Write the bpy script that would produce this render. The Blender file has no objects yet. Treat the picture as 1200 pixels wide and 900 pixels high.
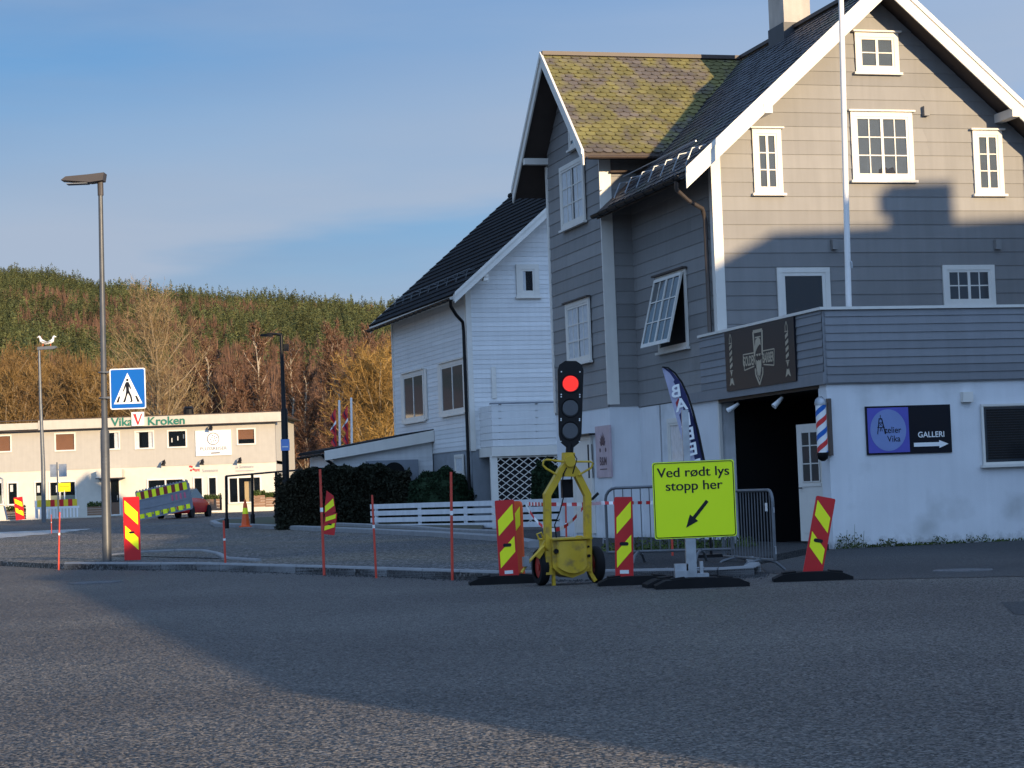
import bpy, bmesh, math, random
from math import sin, cos, pi, radians as R, sqrt, atan2
from mathutils import Vector, Matrix
random.seed(7)
SC = bpy.context.scene
COL = SC.collection
# ------------------------------------------------------------ camera
FPX = 2400.0; PITCH = R(3.02); ROLL = R(2.12); EYE = 1.2
cp, sp, cr, sr = cos(PITCH), sin(PITCH), cos(ROLL), sin(ROLL)
FW = Vector((0, cp, sp)); UP0 = Vector((0, -sp, cp)); RT0 = Vector((1, 0, 0))
RT = cr*RT0 - sr*UP0; UPV = sr*RT0 + cr*UP0
CAM0 = Vector((0, 0, EYE))
cam = bpy.data.cameras.new('camera'); camo = bpy.data.objects.new('camera', cam); COL.objects.link(camo)
cam.sensor_width = 36; cam.lens = 72; cam.clip_end = 4000; cam.clip_start = .1
m = Matrix.Identity(4)
for i in range(3):
    m[i][0] = RT[i]; m[i][1] = UPV[i]; m[i][2] = -FW[i]; m[i][3] = CAM0[i]
camo.matrix_world = m
SC.camera = camo
# ------------------------------------------------------------ light
SUN_EL = R(10.3)
TR = Vector((-.50, .866, 0)).normalized()            # horizontal travel of the sunlight
sund = Vector((TR.x*cos(SUN_EL), TR.y*cos(SUN_EL), -sin(SUN_EL)))
sl = bpy.data.lights.new('sun', 'SUN'); sl.energy = 4.7; sl.angle = R(.48); sl.color = (1.0, .76, .47)
so = bpy.data.objects.new('sun', sl); COL.objects.link(so)
so.rotation_euler = sund.to_track_quat('-Z', 'Y').to_euler(); so.location = (20, -30, 30)
W = bpy.data.worlds.new('World'); SC.world = W; W.use_nodes = True
nt = W.node_tree; nt.nodes.clear()
def N(t, k, **kw):
    n = t.nodes.new(k)
    for a, b in kw.items():
        if a.startswith('i_'): n.inputs[a[2:].replace('_', ' ')].default_value = b
        else: setattr(n, a, b)
    return n
sky = N(nt, 'ShaderNodeTexSky', sky_type='NISHITA', sun_disc=False)
sky.sun_elevation = SUN_EL; sky.sun_rotation = atan2(-TR.x, -TR.y)
sky.air_density = 1.0; sky.dust_density = 0; sky.ozone_density = 3.0
bg = N(nt, 'ShaderNodeBackground'); bg.inputs[1].default_value = .135
wo = N(nt, 'ShaderNodeOutputWorld')
tc = N(nt, 'ShaderNodeTexCoord')
mp = N(nt, 'ShaderNodeMapping'); mp.inputs['Scale'].default_value = (1.6, 1.6, 11); mp.inputs['Rotation'].default_value = (0, R(9), 0)
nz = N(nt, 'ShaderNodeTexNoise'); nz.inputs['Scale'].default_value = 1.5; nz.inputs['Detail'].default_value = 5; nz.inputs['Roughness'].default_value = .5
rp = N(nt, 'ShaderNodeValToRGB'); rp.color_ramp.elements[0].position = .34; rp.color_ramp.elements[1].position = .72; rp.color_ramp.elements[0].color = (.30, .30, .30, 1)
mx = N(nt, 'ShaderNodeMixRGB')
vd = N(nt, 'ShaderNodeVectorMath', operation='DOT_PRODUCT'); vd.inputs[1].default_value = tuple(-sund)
mrs = N(nt, 'ShaderNodeMapRange'); mrs.inputs[1].default_value = -.9; mrs.inputs[2].default_value = .9; mrs.inputs[3].default_value = .75; mrs.inputs[4].default_value = 5.0  # unseen brighter veil towards the sun, added to lift and blue the shade
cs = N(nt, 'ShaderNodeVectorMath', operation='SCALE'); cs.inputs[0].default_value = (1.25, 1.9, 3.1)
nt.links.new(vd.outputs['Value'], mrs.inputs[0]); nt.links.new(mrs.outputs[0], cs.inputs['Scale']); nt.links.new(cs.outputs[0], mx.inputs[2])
ml = N(nt, 'ShaderNodeMath', operation='MULTIPLY'); ml.inputs[1].default_value = .8
L_ = nt.links.new
L_(tc.outputs['Generated'], vd.inputs[0]); L_(tc.outputs['Generated'], mp.inputs[0]); L_(mp.outputs[0], nz.inputs[0]); L_(nz.outputs[0], rp.inputs[0])
tn_ = N(nt, 'ShaderNodeMixRGB', blend_type='MULTIPLY'); tn_.inputs[0].default_value = 1; tn_.inputs[2].default_value = (.33, .49, .62, 1)
L_(sky.outputs[0], tn_.inputs[1])
L_(rp.outputs[0], ml.inputs[0]); L_(ml.outputs[0], mx.inputs[0]); L_(tn_.outputs[0], mx.inputs[1])
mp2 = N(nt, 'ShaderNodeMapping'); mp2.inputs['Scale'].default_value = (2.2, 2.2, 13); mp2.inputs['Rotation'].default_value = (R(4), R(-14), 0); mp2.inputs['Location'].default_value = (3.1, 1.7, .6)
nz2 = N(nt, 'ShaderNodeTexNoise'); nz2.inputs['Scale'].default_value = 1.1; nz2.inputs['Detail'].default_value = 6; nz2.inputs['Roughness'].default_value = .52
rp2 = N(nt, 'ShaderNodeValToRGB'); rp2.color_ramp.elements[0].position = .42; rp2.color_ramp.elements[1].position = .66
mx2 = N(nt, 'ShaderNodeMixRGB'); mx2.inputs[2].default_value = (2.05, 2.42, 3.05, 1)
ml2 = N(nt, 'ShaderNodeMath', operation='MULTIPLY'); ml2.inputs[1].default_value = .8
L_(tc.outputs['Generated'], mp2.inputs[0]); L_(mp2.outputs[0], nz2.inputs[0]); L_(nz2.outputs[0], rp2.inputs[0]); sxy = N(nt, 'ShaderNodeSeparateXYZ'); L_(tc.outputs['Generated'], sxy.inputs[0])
def MA(op, a, b):
    n = N(nt, 'ShaderNodeMath', operation=op)
    for i, q in enumerate((a, b)):
        if isinstance(q, (int, float)): n.inputs[i].default_value = q
        else: L_(q, n.inputs[i])
    return n.outputs[0]
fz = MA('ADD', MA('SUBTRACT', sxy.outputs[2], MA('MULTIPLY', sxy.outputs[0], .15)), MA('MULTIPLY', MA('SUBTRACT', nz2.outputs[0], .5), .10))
def SS(v, a, b, lo, hi):
    n = N(nt, 'ShaderNodeMapRange', interpolation_type='SMOOTHSTEP'); L_(v, n.inputs[0])
    for i, q in enumerate((a, b, lo, hi)): n.inputs[i+1].default_value = q
    return n.outputs[0]
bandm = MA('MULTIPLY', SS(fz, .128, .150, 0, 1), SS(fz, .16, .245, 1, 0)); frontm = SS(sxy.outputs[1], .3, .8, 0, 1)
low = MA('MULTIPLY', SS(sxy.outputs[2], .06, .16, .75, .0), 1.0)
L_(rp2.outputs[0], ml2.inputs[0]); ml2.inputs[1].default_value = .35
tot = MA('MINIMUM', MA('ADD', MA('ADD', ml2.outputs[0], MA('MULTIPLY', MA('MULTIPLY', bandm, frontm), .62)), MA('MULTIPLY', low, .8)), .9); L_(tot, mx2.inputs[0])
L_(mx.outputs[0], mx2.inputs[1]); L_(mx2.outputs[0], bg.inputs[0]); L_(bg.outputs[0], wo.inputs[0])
SC.view_settings.view_transform = 'Standard'; SC.view_settings.look = 'None'
SC.view_settings.exposure = .62; SC.view_settings.gamma = 1; SC.view_settings.use_curve_mapping = False
SC.render.engine = 'CYCLES'
# ------------------------------------------------------------ helpers
def gz(y):
    return 0 if y < 55 else min((y-55)*.0105, .63)
def ray(px, py): return FW + RT*((px-600)/FPX) - UPV*((py-450)/FPX)
def atY(px, py, Y):
    d = ray(px, py); return CAM0 + d*(Y/d.y)
def atG(px, py, dz=0):
    d = ray(px, py); y = 50
    for _ in range(30):
        t = (gz(y)+dz-EYE)/d.z; p = CAM0+d*t; y = .5*y+.5*p.y
    return p
def PX(px, Y): return atY(px, 577-.037*(px-600), Y).x
class Frame:
    def __init__(s, o, yaw):
        s.o = Vector(o); s.yaw = yaw
        s.e1 = Vector((cos(yaw), sin(yaw), 0)); s.e2 = Vector((-sin(yaw), cos(yaw), 0))
    def _l(s, p):
        p = p-s.o; return Vector((p.dot(s.e1), p.dot(s.e2), p.z))
    def onU(s, px, py, u):
        d = ray(px, py); t = (u-(CAM0-s.o).dot(s.e1))/d.dot(s.e1); return s._l(CAM0+d*t)
    def onV(s, px, py, v):
        d = ray(px, py); t = (v-(CAM0-s.o).dot(s.e2))/d.dot(s.e2); return s._l(CAM0+d*t)
    def w(s, u, v, z): return s.o+s.e1*u+s.e2*v+Vector((0, 0, z))
def TRW(v0, a0=0, z0=0): return lambda a, z, o: (a0+a, v0-o, z0+z)       # wall facing -v
def TLW(u0, a0=0, z0=0): return lambda a, z, o: (u0-o, a0+a, z0+z)       # wall facing -u
def TLX(u0, a0=0, z0=0): return lambda a, z, o: (u0-o, a0-a, z0+z)       # same, a runs to the viewer's right
def TRR(u0, a0=0, z0=0): return lambda a, z, o: (u0+o, a0+a, z0+z)
ID = lambda a, b, c: (a, b, c)
class MB:
    def __init__(s): s.v = []; s.f = []; s.r = []
    def face(s, pts, r=None):
        n = len(s.v); s.v += [tuple(p) for p in pts]; s.f.append(tuple(range(n, n+len(pts))))
        s.r.append(random.random() if r is None else r)
    def box(s, a0, a1, b0, b1, c0, c1, T=ID, r=None):
        n = len(s.v)
        s.v += [tuple(T(a, b, c)) for a in (a0, a1) for b in (b0, b1) for c in (c0, c1)]
        for q in ((0, 1, 3, 2), (4, 6, 7, 5), (0, 4, 5, 1), (2, 3, 7, 6), (0, 2, 6, 4), (1, 5, 7, 3)):
            s.f.append(tuple(n+i for i in q)); s.r.append(.5 if r is None else r)
        return s
    def ring_tube(s, pts, rad, n=8, cap=True, r=.5, closed=False):
        pts = [Vector(p) for p in pts]; k = len(pts)
        if not isinstance(rad, (list, tuple)): rad = [rad]*k
        st = len(s.v); pu = None
        for i, p in enumerate(pts):
            if closed: d = pts[(i+1) % k]-pts[i-1]
            else: d = pts[min(i+1, k-1)]-pts[max(i-1, 0)]
            if d.length < 1e-9: d = Vector((0, 0, 1))
            d.normalize()
            if pu is None: pu = d.orthogonal().normalized()
            u = pu-d*pu.dot(d)
            if u.length < 1e-6: u = d.orthogonal()
            u.normalize(); pu = u; w = d.cross(u)
            for j in range(n):
                a = 2*pi*j/n; s.v.append(tuple(p+(u*cos(a)+w*sin(a))*rad[i]))
        for i in range(k if closed else k-1):
            i2 = (i+1) % k
            for j in range(n):
                s.f.append((st+i*n+j, st+i*n+(j+1) % n, st+i2*n+(j+1) % n, st+i2*n+j)); s.r.append(r)
        if cap and not closed:
            s.f.append(tuple(st+j for j in range(n))[::-1]); s.r.append(r)
            s.f.append(tuple(st+(k-1)*n+j for j in range(n))); s.r.append(r)
        return s
    def tube(s, p, q, r0, r1=None, n=8, r=.5): return s.ring_tube([p, q], [r0, r0 if r1 is None else r1], n, r=r)
    def poly(s, pts, c0, c1, T=ID, r=.5):
        n = len(s.v); k = len(pts)
        s.v += [tuple(T(a, b, c0)) for a, b in pts]+[tuple(T(a, b, c1)) for a, b in pts]
        s.f.append(tuple(range(n, n+k))[::-1]); s.f.append(tuple(range(n+k, n+2*k))); s.r += [r, r]
        for i in range(k):
            j = (i+1) % k; s.f.append((n+i, n+j, n+k+j, n+k+i)); s.r.append(r)
        return s
    def disc(s, a, b, rad, c0, c1, T=ID, n=24, r=.5, ry=None):
        ry = ry or rad
        return s.poly([(a+rad*cos(2*pi*i/n), b+ry*sin(2*pi*i/n)) for i in range(n)], c0, c1, T, r)
    def text(s, txt, size, T, th=.003, bold=0, align='CENTER', sx=1, shear=0):
        cu = bpy.data.curves.new('t', 'FONT'); cu.body = txt; cu.size = size; cu.align_x = align; cu.offset = bold; cu.shear = shear
        ob = bpy.data.objects.new('t', cu); COL.objects.link(ob)
        dg = bpy.context.evaluated_depsgraph_get()
        me = bpy.data.meshes.new_from_object(ob.evaluated_get(dg))
        n = len(s.v)
        s.v += [tuple(T(v.co.x*sx, v.co.y, th)) for v in me.vertices]
        for p in me.polygons: s.f.append(tuple(n+i for i in p.vertices)); s.r.append(.5)
        bpy.data.objects.remove(ob); bpy.data.curves.remove(cu); bpy.data.meshes.remove(me)
        return s
    def build(s, name, mat, parent=None, smooth=False, fix=True, loc=None, rot=None):
        me = bpy.data.meshes.new(name); me.from_pydata(s.v, [], s.f)
        at = me.attributes.new('rnd', 'FLOAT', 'FACE'); at.data.foreach_set('value', s.r)
        me.materials.append(mat)
        if fix and len(s.f) < 60000:
            b = bmesh.new(); b.from_mesh(me); bmesh.ops.recalc_face_normals(b, faces=b.faces); b.to_mesh(me); b.free()
        if smooth:
            me.polygons.foreach_set('use_smooth', [True]*len(me.polygons))
            try: me.set_sharp_from_angle(angle=R(45))
            except Exception: pass
        me.update()
        o = bpy.data.objects.new(name, me); COL.objects.link(o)
        if parent: o.parent = parent
        if loc is not None: o.location = loc
        if rot is not None: o.rotation_euler = rot
        return o
def build_split(mb, name, mat, parent, **k):
    par = list(range(len(mb.v)))
    def fnd(a):
        while par[a] != a: par[a] = par[par[a]]; a = par[a]
        return a
    for f in mb.f:
        for a in f[1:]: par[fnd(a)] = fnd(f[0])
    g = {}
    for f, r in zip(mb.f, mb.r): g.setdefault(fnd(f[0]), []).append((f, r))
    out = []
    for fs in g.values():
        m = MB(); mp_ = {}
        for f, r in fs:
            for a in f:
                if a not in mp_: mp_[a] = len(m.v); m.v.append(mb.v[a])
            m.f.append(tuple(mp_[a] for a in f)); m.r.append(r)
        out.append(m.build(name, mat, parent, **k))
    return out
def tag(o, label=None, cat=None, group=None, kind=None):
    if label: o['label'] = label
    if cat: o['category'] = cat
    if group: o['group'] = group
    if kind: o['kind'] = kind
    return o
def root(name, loc, rz, label, cat, group=None):
    o = bpy.data.objects.new(name, None); COL.objects.link(o); o.location = loc; o.rotation_euler = (0, 0, rz)
    o.empty_display_size = .2
    return tag(o, label, cat, group)
def copy_tree(o, parent=None):
    c = o.copy(); COL.objects.link(c); c.parent = parent
    for ch in list(o.children): copy_tree(ch, c)
    return c
# ------------------------------------------------------------ materials
def mat(name, col, rough=.6, metal=0, var=.12, vs=3.0, rnd=0.0, bump=0.0, bs=40.0, spec=.4, col2=None, c2s=1.0, c2p=(.45, .6), streak=0, emit=0, trans=0, alpha=1):
    m = bpy.data.materials.new(name); m.use_nodes = True; t = m.node_tree; b = t.nodes['Principled BSDF']
    b.inputs['Roughness'].default_value = rough; b.inputs['Metallic'].default_value = metal
    b.inputs['Specular IOR Level'].default_value = spec
    base = N(t, 'ShaderNodeRGB'); base.outputs[0].default_value = (*col, 1); cur = base.outputs[0]
    tc = N(t, 'ShaderNodeTexCoord')
    def noise(scale, det=4, ms=None):
        n = N(t, 'ShaderNodeTexNoise'); n.inputs['Scale'].default_value = scale; n.inputs['Detail'].default_value = det
        if ms:
            q = N(t, 'ShaderNodeMapping'); q.inputs['Scale'].default_value = ms; t.links.new(tc.outputs['Object'], q.inputs[0]); t.links.new(q.outputs[0], n.inputs[0])
        else: t.links.new(tc.outputs['Object'], n.inputs[0])
        return n.outputs[0]
    if col2:
        n = noise(c2s, 6); r = N(t, 'ShaderNodeMapRange'); r.inputs[1].default_value = c2p[0]; r.inputs[2].default_value = c2p[1]
        t.links.new(n, r.inputs[0]); x = N(t, 'ShaderNodeMixRGB'); x.inputs[2].default_value = (*col2, 1)
        t.links.new(r.outputs[0], x.inputs[0]); t.links.new(cur, x.inputs[1]); cur = x.outputs[0]
    def mulby(src, lo, hi):
        nonlocal cur
        r = N(t, 'ShaderNodeMapRange'); r.inputs[1].default_value = 0; r.inputs[2].default_value = 1
        r.inputs[3].default_value = lo; r.inputs[4].default_value = hi; t.links.new(src, r.inputs[0])
        h = N(t, 'ShaderNodeHueSaturation'); t.links.new(r.outputs[0], h.inputs['Value']); t.links.new(cur, h.inputs['Color']); cur = h.outputs[0]
    if var: mulby(noise(vs), 1-var*2, 1+var*2)
    if streak: mulby(noise(2.5, 5, (3, 3, .25)), 1-streak*2, 1+streak*2)
    if rnd:
        a = N(t, 'ShaderNodeAttribute', attribute_name='rnd'); mulby(a.outputs['Fac'], 1-rnd, 1+rnd)
    t.links.new(cur, b.inputs['Base Color'])
    if bump:
        bm = N(t, 'ShaderNodeBump'); bm.inputs['Strength'].default_value = bump; bm.inputs['Distance'].default_value = .01
        t.links.new(noise(bs, 6), bm.inputs['Height']); t.links.new(bm.outputs[0], b.inputs['Normal'])
    if emit: b.inputs['Emission Color'].default_value = (*col, 1); b.inputs['Emission Strength'].default_value = emit
    if trans: b.inputs['Transmission Weight'].default_value = trans
    if alpha < 1: b.inputs['Alpha'].default_value = alpha
    return m
M = {}
M['grey'] = mat('grey_clapboard', (.212, .208, .203), .6, rnd=.12, var=.06, vs=1.2, bump=.15, bs=60, streak=.07)
M['greyrail'] = mat('grey_balcony_board', (.19, .195, .205), .6, rnd=.12, var=.06, vs=1.5, bump=.15, bs=50, streak=.06)
M['white'] = mat('white_trim_paint', (.67, .64, .58), .45, var=.05, vs=2, streak=.04)
M['whiteboard'] = mat('white_clapboard', (.66, .66, .65), .55, rnd=.07, var=.05, vs=1, bump=.1, bs=50, streak=.05)
M['render'] = mat('white_render', (.66, .67, .68), .75, var=.07, vs=1.1, bump=.5, bs=70, streak=.03, col2=(.42, .43, .42), c2s=.9, c2p=(.56, .8))
M['found'] = mat('grey_foundation', (.24, .26, .28), .8, var=.12, bump=.3)
M['slate'] = mat('dark_slate', (.045, .047, .055), .5, rnd=.35, var=.15, bump=.3, bs=30, col2=(.07, .085, .06), c2s=.8, c2p=(.55, .7))
M['moss'] = mat('mossy_slate', (.155, .135, .045), .9, rnd=.18, var=.3, vs=1.6, bump=.8, bs=25, col2=(.12, .10, .085), c2s=1.7, c2p=(.46, .62))
M['rooftile'] = mat('black_roof_tile', (.012, .013, .015), .85, spec=.15, rnd=.25, var=.15)
M['soffit'] = mat('dark_brown_soffit', (.06, .045, .038), .7)
M['dark'] = mat('unlit_interior_black', (.006, .006, .008), .8, var=0)  # near-black that puts the darkness of unlit rooms into the colour
M['black'] = mat('black_paint', (.007, .007, .008), .45, var=.1, spec=.2)
M['brownmetal'] = mat('brown_gutter', (.065, .047, .04), .5)
M['copper'] = mat('weathered_gutter', (.12, .1, .09), .4, metal=.5)
M['glass'] = mat('window_glass', (.03, .04, .05), .04, var=0, spec=.9)
M['glasst'] = mat('clear_glass', (.02, .03, .04), .03, var=0, spec=.8, trans=0, alpha=.18)
M['curtain'] = mat('white_curtain', (.75, .77, .78), .9, var=.12, vs=9)
M['curtdark'] = mat('dark_curtain', (.03, .03, .035), .9, var=.2, vs=8)
M['panegrey'] = mat('grey_pane_reflection', (.10, .125, .155), .9, var=.12, vs=3)  # grey-blue of sky reflected in sunlit panes, put into the backing colour
M['brownblind'] = mat('brown_blind', (.22, .095, .04), .7, var=.1)
M['cinder'] = mat('chimney_render', (.42, .38, .33), .8, var=.15, vs=2, bump=.4, bs=30, streak=.1)
M['flash'] = mat('chimney_flashing', (.05, .05, .055), .5)
M['pole'] = mat('galvanised_steel', (.13, .14, .15), .45, metal=.3, var=.15, vs=6)
M['galv'] = mat('bright_galvanised_steel', (.35, .37, .39), .4, metal=.7, var=.2, vs=8)
M['wpole'] = mat('white_flagpole_paint', (.75, .73, .7), .3, var=.04)
M['yellow'] = mat('yellow_machine_paint', (.55, .36, .025), .45, var=.14, vs=5, bump=.1, bs=30, col2=(.24, .16, .05), c2s=7, c2p=(.54, .72), streak=.06)
M['rubber'] = mat('black_rubber', (.012, .012, .013), .8, spec=.15, var=.25, bump=.3)
M['redref'] = mat('red_reflective', (.55, .012, .015), .35, var=.07, vs=6)
M['yelref'] = mat('fluorescent_yellow', (.95, 1.0, .01), .4, var=.03)
M['signyel'] = mat('fluorescent_sign_face', (.82, 1.0, .0), .4, var=.02)
M['orange'] = mat('orange_plastic', (.75, .10, .015), .4, var=.1)
M['stakered'] = mat('red_orange_stake', (.55, .06, .035), .5, var=.15, vs=8)
M['lens_off'] = mat('unlit_signal_lens', (.04, .045, .05), .25)
M['lens_on'] = mat('lit_red_lens', (.75, .01, .006), .3, var=0, emit=.28)
M['led'] = mat('lit_red_led', (1, .06, .03), .3, var=0, emit=1.3)
M['blue'] = mat('blue_sign', (.0, .105, .42), .35, var=.03)
M['signwhite'] = mat('sign_white', (.8, .8, .78), .35, var=.02)
M['red'] = mat('red_letter', (.6, .03, .03), .4)
M['green'] = mat('green_letter', (.02, .16, .11), .4)
M['blk'] = mat('sign_black', (.008, .009, .014), .35, var=0, spec=.25)
M['gold'] = mat('gold_print', (.42, .36, .26), .4)
M['purple'] = mat('violet_blue_print', (.10, .10, .42), .3, var=.1)
M['navy'] = mat('navy_fabric', (.02, .022, .09), .7)
M['lilac'] = mat('pale_lilac_fabric', (.38, .38, .50), .8, var=.1, vs=5)
M['fabred'] = mat('red_fabric', (.3, .03, .04), .8)
M['vup'] = mat('beige_metal_cladding', (.40, .375, .33), .55, var=.04, streak=.04)
M['vlow'] = mat('cream_render', (.58, .54, .46), .7, var=.05, bump=.2)
M['vfas'] = mat('cream_fascia', (.48, .445, .38), .6, var=.06, streak=.04)
M['conc'] = mat('concrete_kerb', (.23, .235, .24), .8, var=.12, vs=5, bump=.5, bs=40)
M['paint'] = mat('white_road_paint', (.62, .62, .6), .6, var=.2, vs=6)
M['wood'] = mat('planter_wood', (.24, .14, .085), .7, var=.15)
M['woodw'] = mat('white_fence_board', (.62, .64, .66), .6, var=.08, rnd=.1, streak=.08)
M['carred'] = mat('red_car_paint', (.5, .015, .015), .25, var=.02, spec=.6)
M['plgrey'] = mat('grey_plastic', (.20, .22, .25), .6, var=.1)
M['pink'] = mat('pink_plastic', (.6, .12, .2), .5)
M['bird'] = mat('white_gull', (.7, .7, .68), .8)
M['birdgrey'] = mat('grey_gull_wing', (.25, .26, .28), .8)
def leafmat(name, col, col2, rnd=.45, rough=.8):
    m = mat(name, col, rough, var=.15, vs=.35, rnd=rnd, col2=col2, c2s=.25, c2p=(.4, .62), spec=.15); return m
M['conifer'] = leafmat('conifer_needles', (.085, .088, .032), (.045, .058, .024), .55)
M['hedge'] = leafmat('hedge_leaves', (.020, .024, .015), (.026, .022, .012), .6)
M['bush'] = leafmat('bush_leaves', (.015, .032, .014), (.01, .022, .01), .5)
M['weed'] = leafmat('weed_leaves', (.05, .08, .02), (.07, .08, .025))
M['twig_tan'] = leafmat('tan_twigs', (.20, .125, .045), (.15, .09, .04), .35)
M['twig_pale'] = leafmat('pale_twigs', (.26, .19, .10), (.20, .14, .07), .3)
M['twig_red'] = leafmat('red_brown_twigs', (.155, .082, .052), (.115, .07, .045), .4)
M['twig_yel'] = leafmat('golden_twigs', (.27, .165, .05), (.2, .12, .04), .35)
M['bark'] = mat('pale_bark', (.28, .21, .13), .8, var=.2, vs=3)
M['birch'] = mat('birch_bark', (.36, .30, .23), .7, var=.3, vs=2)
def dirt(m, h, col=(.10, .09, .07)):
    t = m.node_tree; b = t.nodes['Principled BSDF']; src = b.inputs['Base Color'].links[0].from_socket
    tc = N(t, 'ShaderNodeTexCoord'); sx = N(t, 'ShaderNodeSeparateXYZ'); t.links.new(tc.outputs['Object'], sx.inputs[0])
    mr = N(t, 'ShaderNodeMapRange'); mr.inputs[1].default_value = 0; mr.inputs[2].default_value = h; mr.inputs[3].default_value = 1.25; mr.inputs[4].default_value = .35
    t.links.new(sx.outputs[2], mr.inputs[0])
    n = N(t, 'ShaderNodeTexNoise'); n.inputs['Scale'].default_value = 7; n.inputs['Detail'].default_value = 8; n.inputs['Roughness'].default_value = .7; t.links.new(tc.outputs['Object'], n.inputs[0])
    mu = N(t, 'ShaderNodeMath', operation='MULTIPLY'); t.links.new(mr.outputs[0], mu.inputs[0]); t.links.new(n.outputs[0], mu.inputs[1])
    r = N(t, 'ShaderNodeMapRange'); r.inputs[1].default_value = .42; r.inputs[2].default_value = .72; r.inputs[4].default_value = .5; t.links.new(mu.outputs[0], r.inputs[0])
    x = N(t, 'ShaderNodeMixRGB'); x.inputs[2].default_value = (*col, 1); t.links.new(r.outputs[0], x.inputs[0]); t.links.new(src, x.inputs[1]); t.links.new(x.outputs[0], b.inputs['Base Color'])
dirt(M['render'], .4)
# asphalt: stony aggregate
def asphalt(name, c, c2, rough=.62, grain=75, bump=1.0, speck=.10, dist=.012):
    m = mat(name, c, rough, var=.10, vs=.35, col2=c2, c2s=.18, c2p=(.4, .65), spec=.5); t = m.node_tree; b = t.nodes['Principled BSDF']
    tc = N(t, 'ShaderNodeTexCoord'); v = N(t, 'ShaderNodeTexVoronoi'); v.inputs['Scale'].default_value = grain
    t.links.new(tc.outputs['Object'], v.inputs['Vector'])
    ge = N(t, 'ShaderNodeNewGeometry'); v1 = N(t, 'ShaderNodeVectorMath', operation='MULTIPLY_ADD')
    v1.inputs[1].default_value = (bump, bump, 0); v1.inputs[2].default_value = (-bump/2, -bump/2, 0)
    t.links.new(v.outputs['Color'], v1.inputs[0]); v2 = N(t, 'ShaderNodeVectorMath', operation='ADD'); t.links.new(v1.outputs[0], v2.inputs[0]); t.links.new(ge.outputs['Normal'], v2.inputs[1])
    b.inputs['Specular IOR Level'].default_value = .14
    v3 = N(t, 'ShaderNodeVectorMath', operation='NORMALIZE'); t.links.new(v2.outputs[0], v3.inputs[0]); t.links.new(v3.outputs[0], b.inputs['Normal'])
    src = b.inputs['Base Color'].links[0].from_socket
    h = N(t, 'ShaderNodeHueSaturation'); mr = N(t, 'ShaderNodeMapRange')
    sx = N(t, 'ShaderNodeSeparateColor'); t.links.new(v.outputs['Color'], sx.inputs[0])
    pw = N(t, 'ShaderNodeMath', operation='POWER'); pw.inputs[1].default_value = 3; t.links.new(sx.outputs[0], pw.inputs[0])
    mr.inputs[3].default_value = .5; mr.inputs[4].default_value = 1+speck*20
    t.links.new(pw.outputs[0], mr.inputs[0]); t.links.new(mr.outputs[0], h.inputs['Value']); t.links.new(src, h.inputs['Color'])
    t.links.new(h.outputs[0], b.inputs['Base Color'])
    return m
M['asphalt'] = asphalt('asphalt', (.118, .109, .102), (.15, .14, .128), .65, 70, 3.0, .06)
M['asphold'] = asphalt('old_asphalt', (.05, .052, .055), (.07, .07, .07), .75, 110, .5, .05)
M['asphdk'] = asphalt('dark_pavement', (.028, .029, .031), (.04, .041, .042), .75, 60, .6, .06)
M['gravel'] = asphalt('gravel', (.085, .085, .085), (.12, .105, .085), .9, 28, 1.0, .12, .04)
M['earth'] = mat('brown_ground', (.06, .05, .03), .95, var=.3, vs=.1, col2=(.04, .05, .02), c2s=.05)
M['hillm'] = mat('hillside', (.075, .050, .032), .95, var=.3, vs=.03, col2=(.03, .035, .015), c2s=.02)

# ------------------------------------------------------------ setting: ground
def drape(name, pts, dz, matr, skirt=0, cuts=(55, 115)):
    b = bmesh.new(); vs = [b.verts.new((p[0], p[1], 0)) for p in pts]; b.faces.new(vs)
    for c in cuts:
        bmesh.ops.bisect_plane(b, geom=b.verts[:]+b.edges[:]+b.faces[:], plane_co=(0, c, 0), plane_no=(0, 1, 0))
    bmesh.ops.triangulate(b, faces=b.faces[:])
    for v in b.verts: v.co.z = gz(v.co.y)+dz
    if skirt:
        be = [e for e in b.edges if e.is_boundary]
        r = bmesh.ops.extrude_edge_only(b, edges=be)
        for v in [g for g in r['geom'] if isinstance(g, bmesh.types.BMVert)]: v.co.z -= skirt
    bmesh.ops.recalc_face_normals(b, faces=b.faces[:])
    me = bpy.data.meshes.new(name); b.to_mesh(me); b.free(); me.materials.append(matr)
    at = me.attributes.new('rnd', 'FLOAT', 'FACE')
    o = bpy.data.objects.new(name, me); COL.objects.link(o); tag(o, kind='structure'); return o
drape('ground', [(-1500, -400), (1500, -400), (1500, 2500), (-1500, 2500)], -.03, M['earth'])
drape('road', [(-90, -60), (90, -60), (90, 40), (60, 62), (12, 62), (5, 90), (-4, 119.5), (-90, 119.5)], 0, M['asphalt'])
G = lambda px, py, dz=0: atG(px, py, dz)
k1 = [G(75, 667), G(230, 668), G(380, 673), G(585, 681), (1.3, 26.95), (2.55, 26.35), (3.05, 26.6), (3.25, 27.6), (3.45, 30)]
k1 = [(p[0], p[1]) for p in k1]
k2 = [(p[0], p[1]) for p in [G(300, 613), G(262, 614), G(246, 617), G(252, 620.5), G(300, 622.5), G(350, 625), G(430, 629), G(500, 633), G(585, 640), G(620, 648)]]
left = [(p[0], p[1]) for p in [G(0, 663), G(-160, 672), G(-160, 645), G(0, 634), G(75, 627), G(130, 619.5), G(200, 614)]]
drape('gravel', k1[:4]+[(.35, 27.75), (.5, 42)]+k2[:-1][::-1][0:7]+left[::-1][0:7][::1], .10, M['gravel'], .12)
drape('pavement', [(.352, 27.75), k1[4], k1[5], k1[6], k1[7], k1[8], (5.35, 35.4), (4.3, 39.5), (1.6, 49.8), (1.0, 57), (-3.2, 61.0), k2[7], k2[8], (.502, 42)], .104, M['asphdk'], .11)
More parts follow.
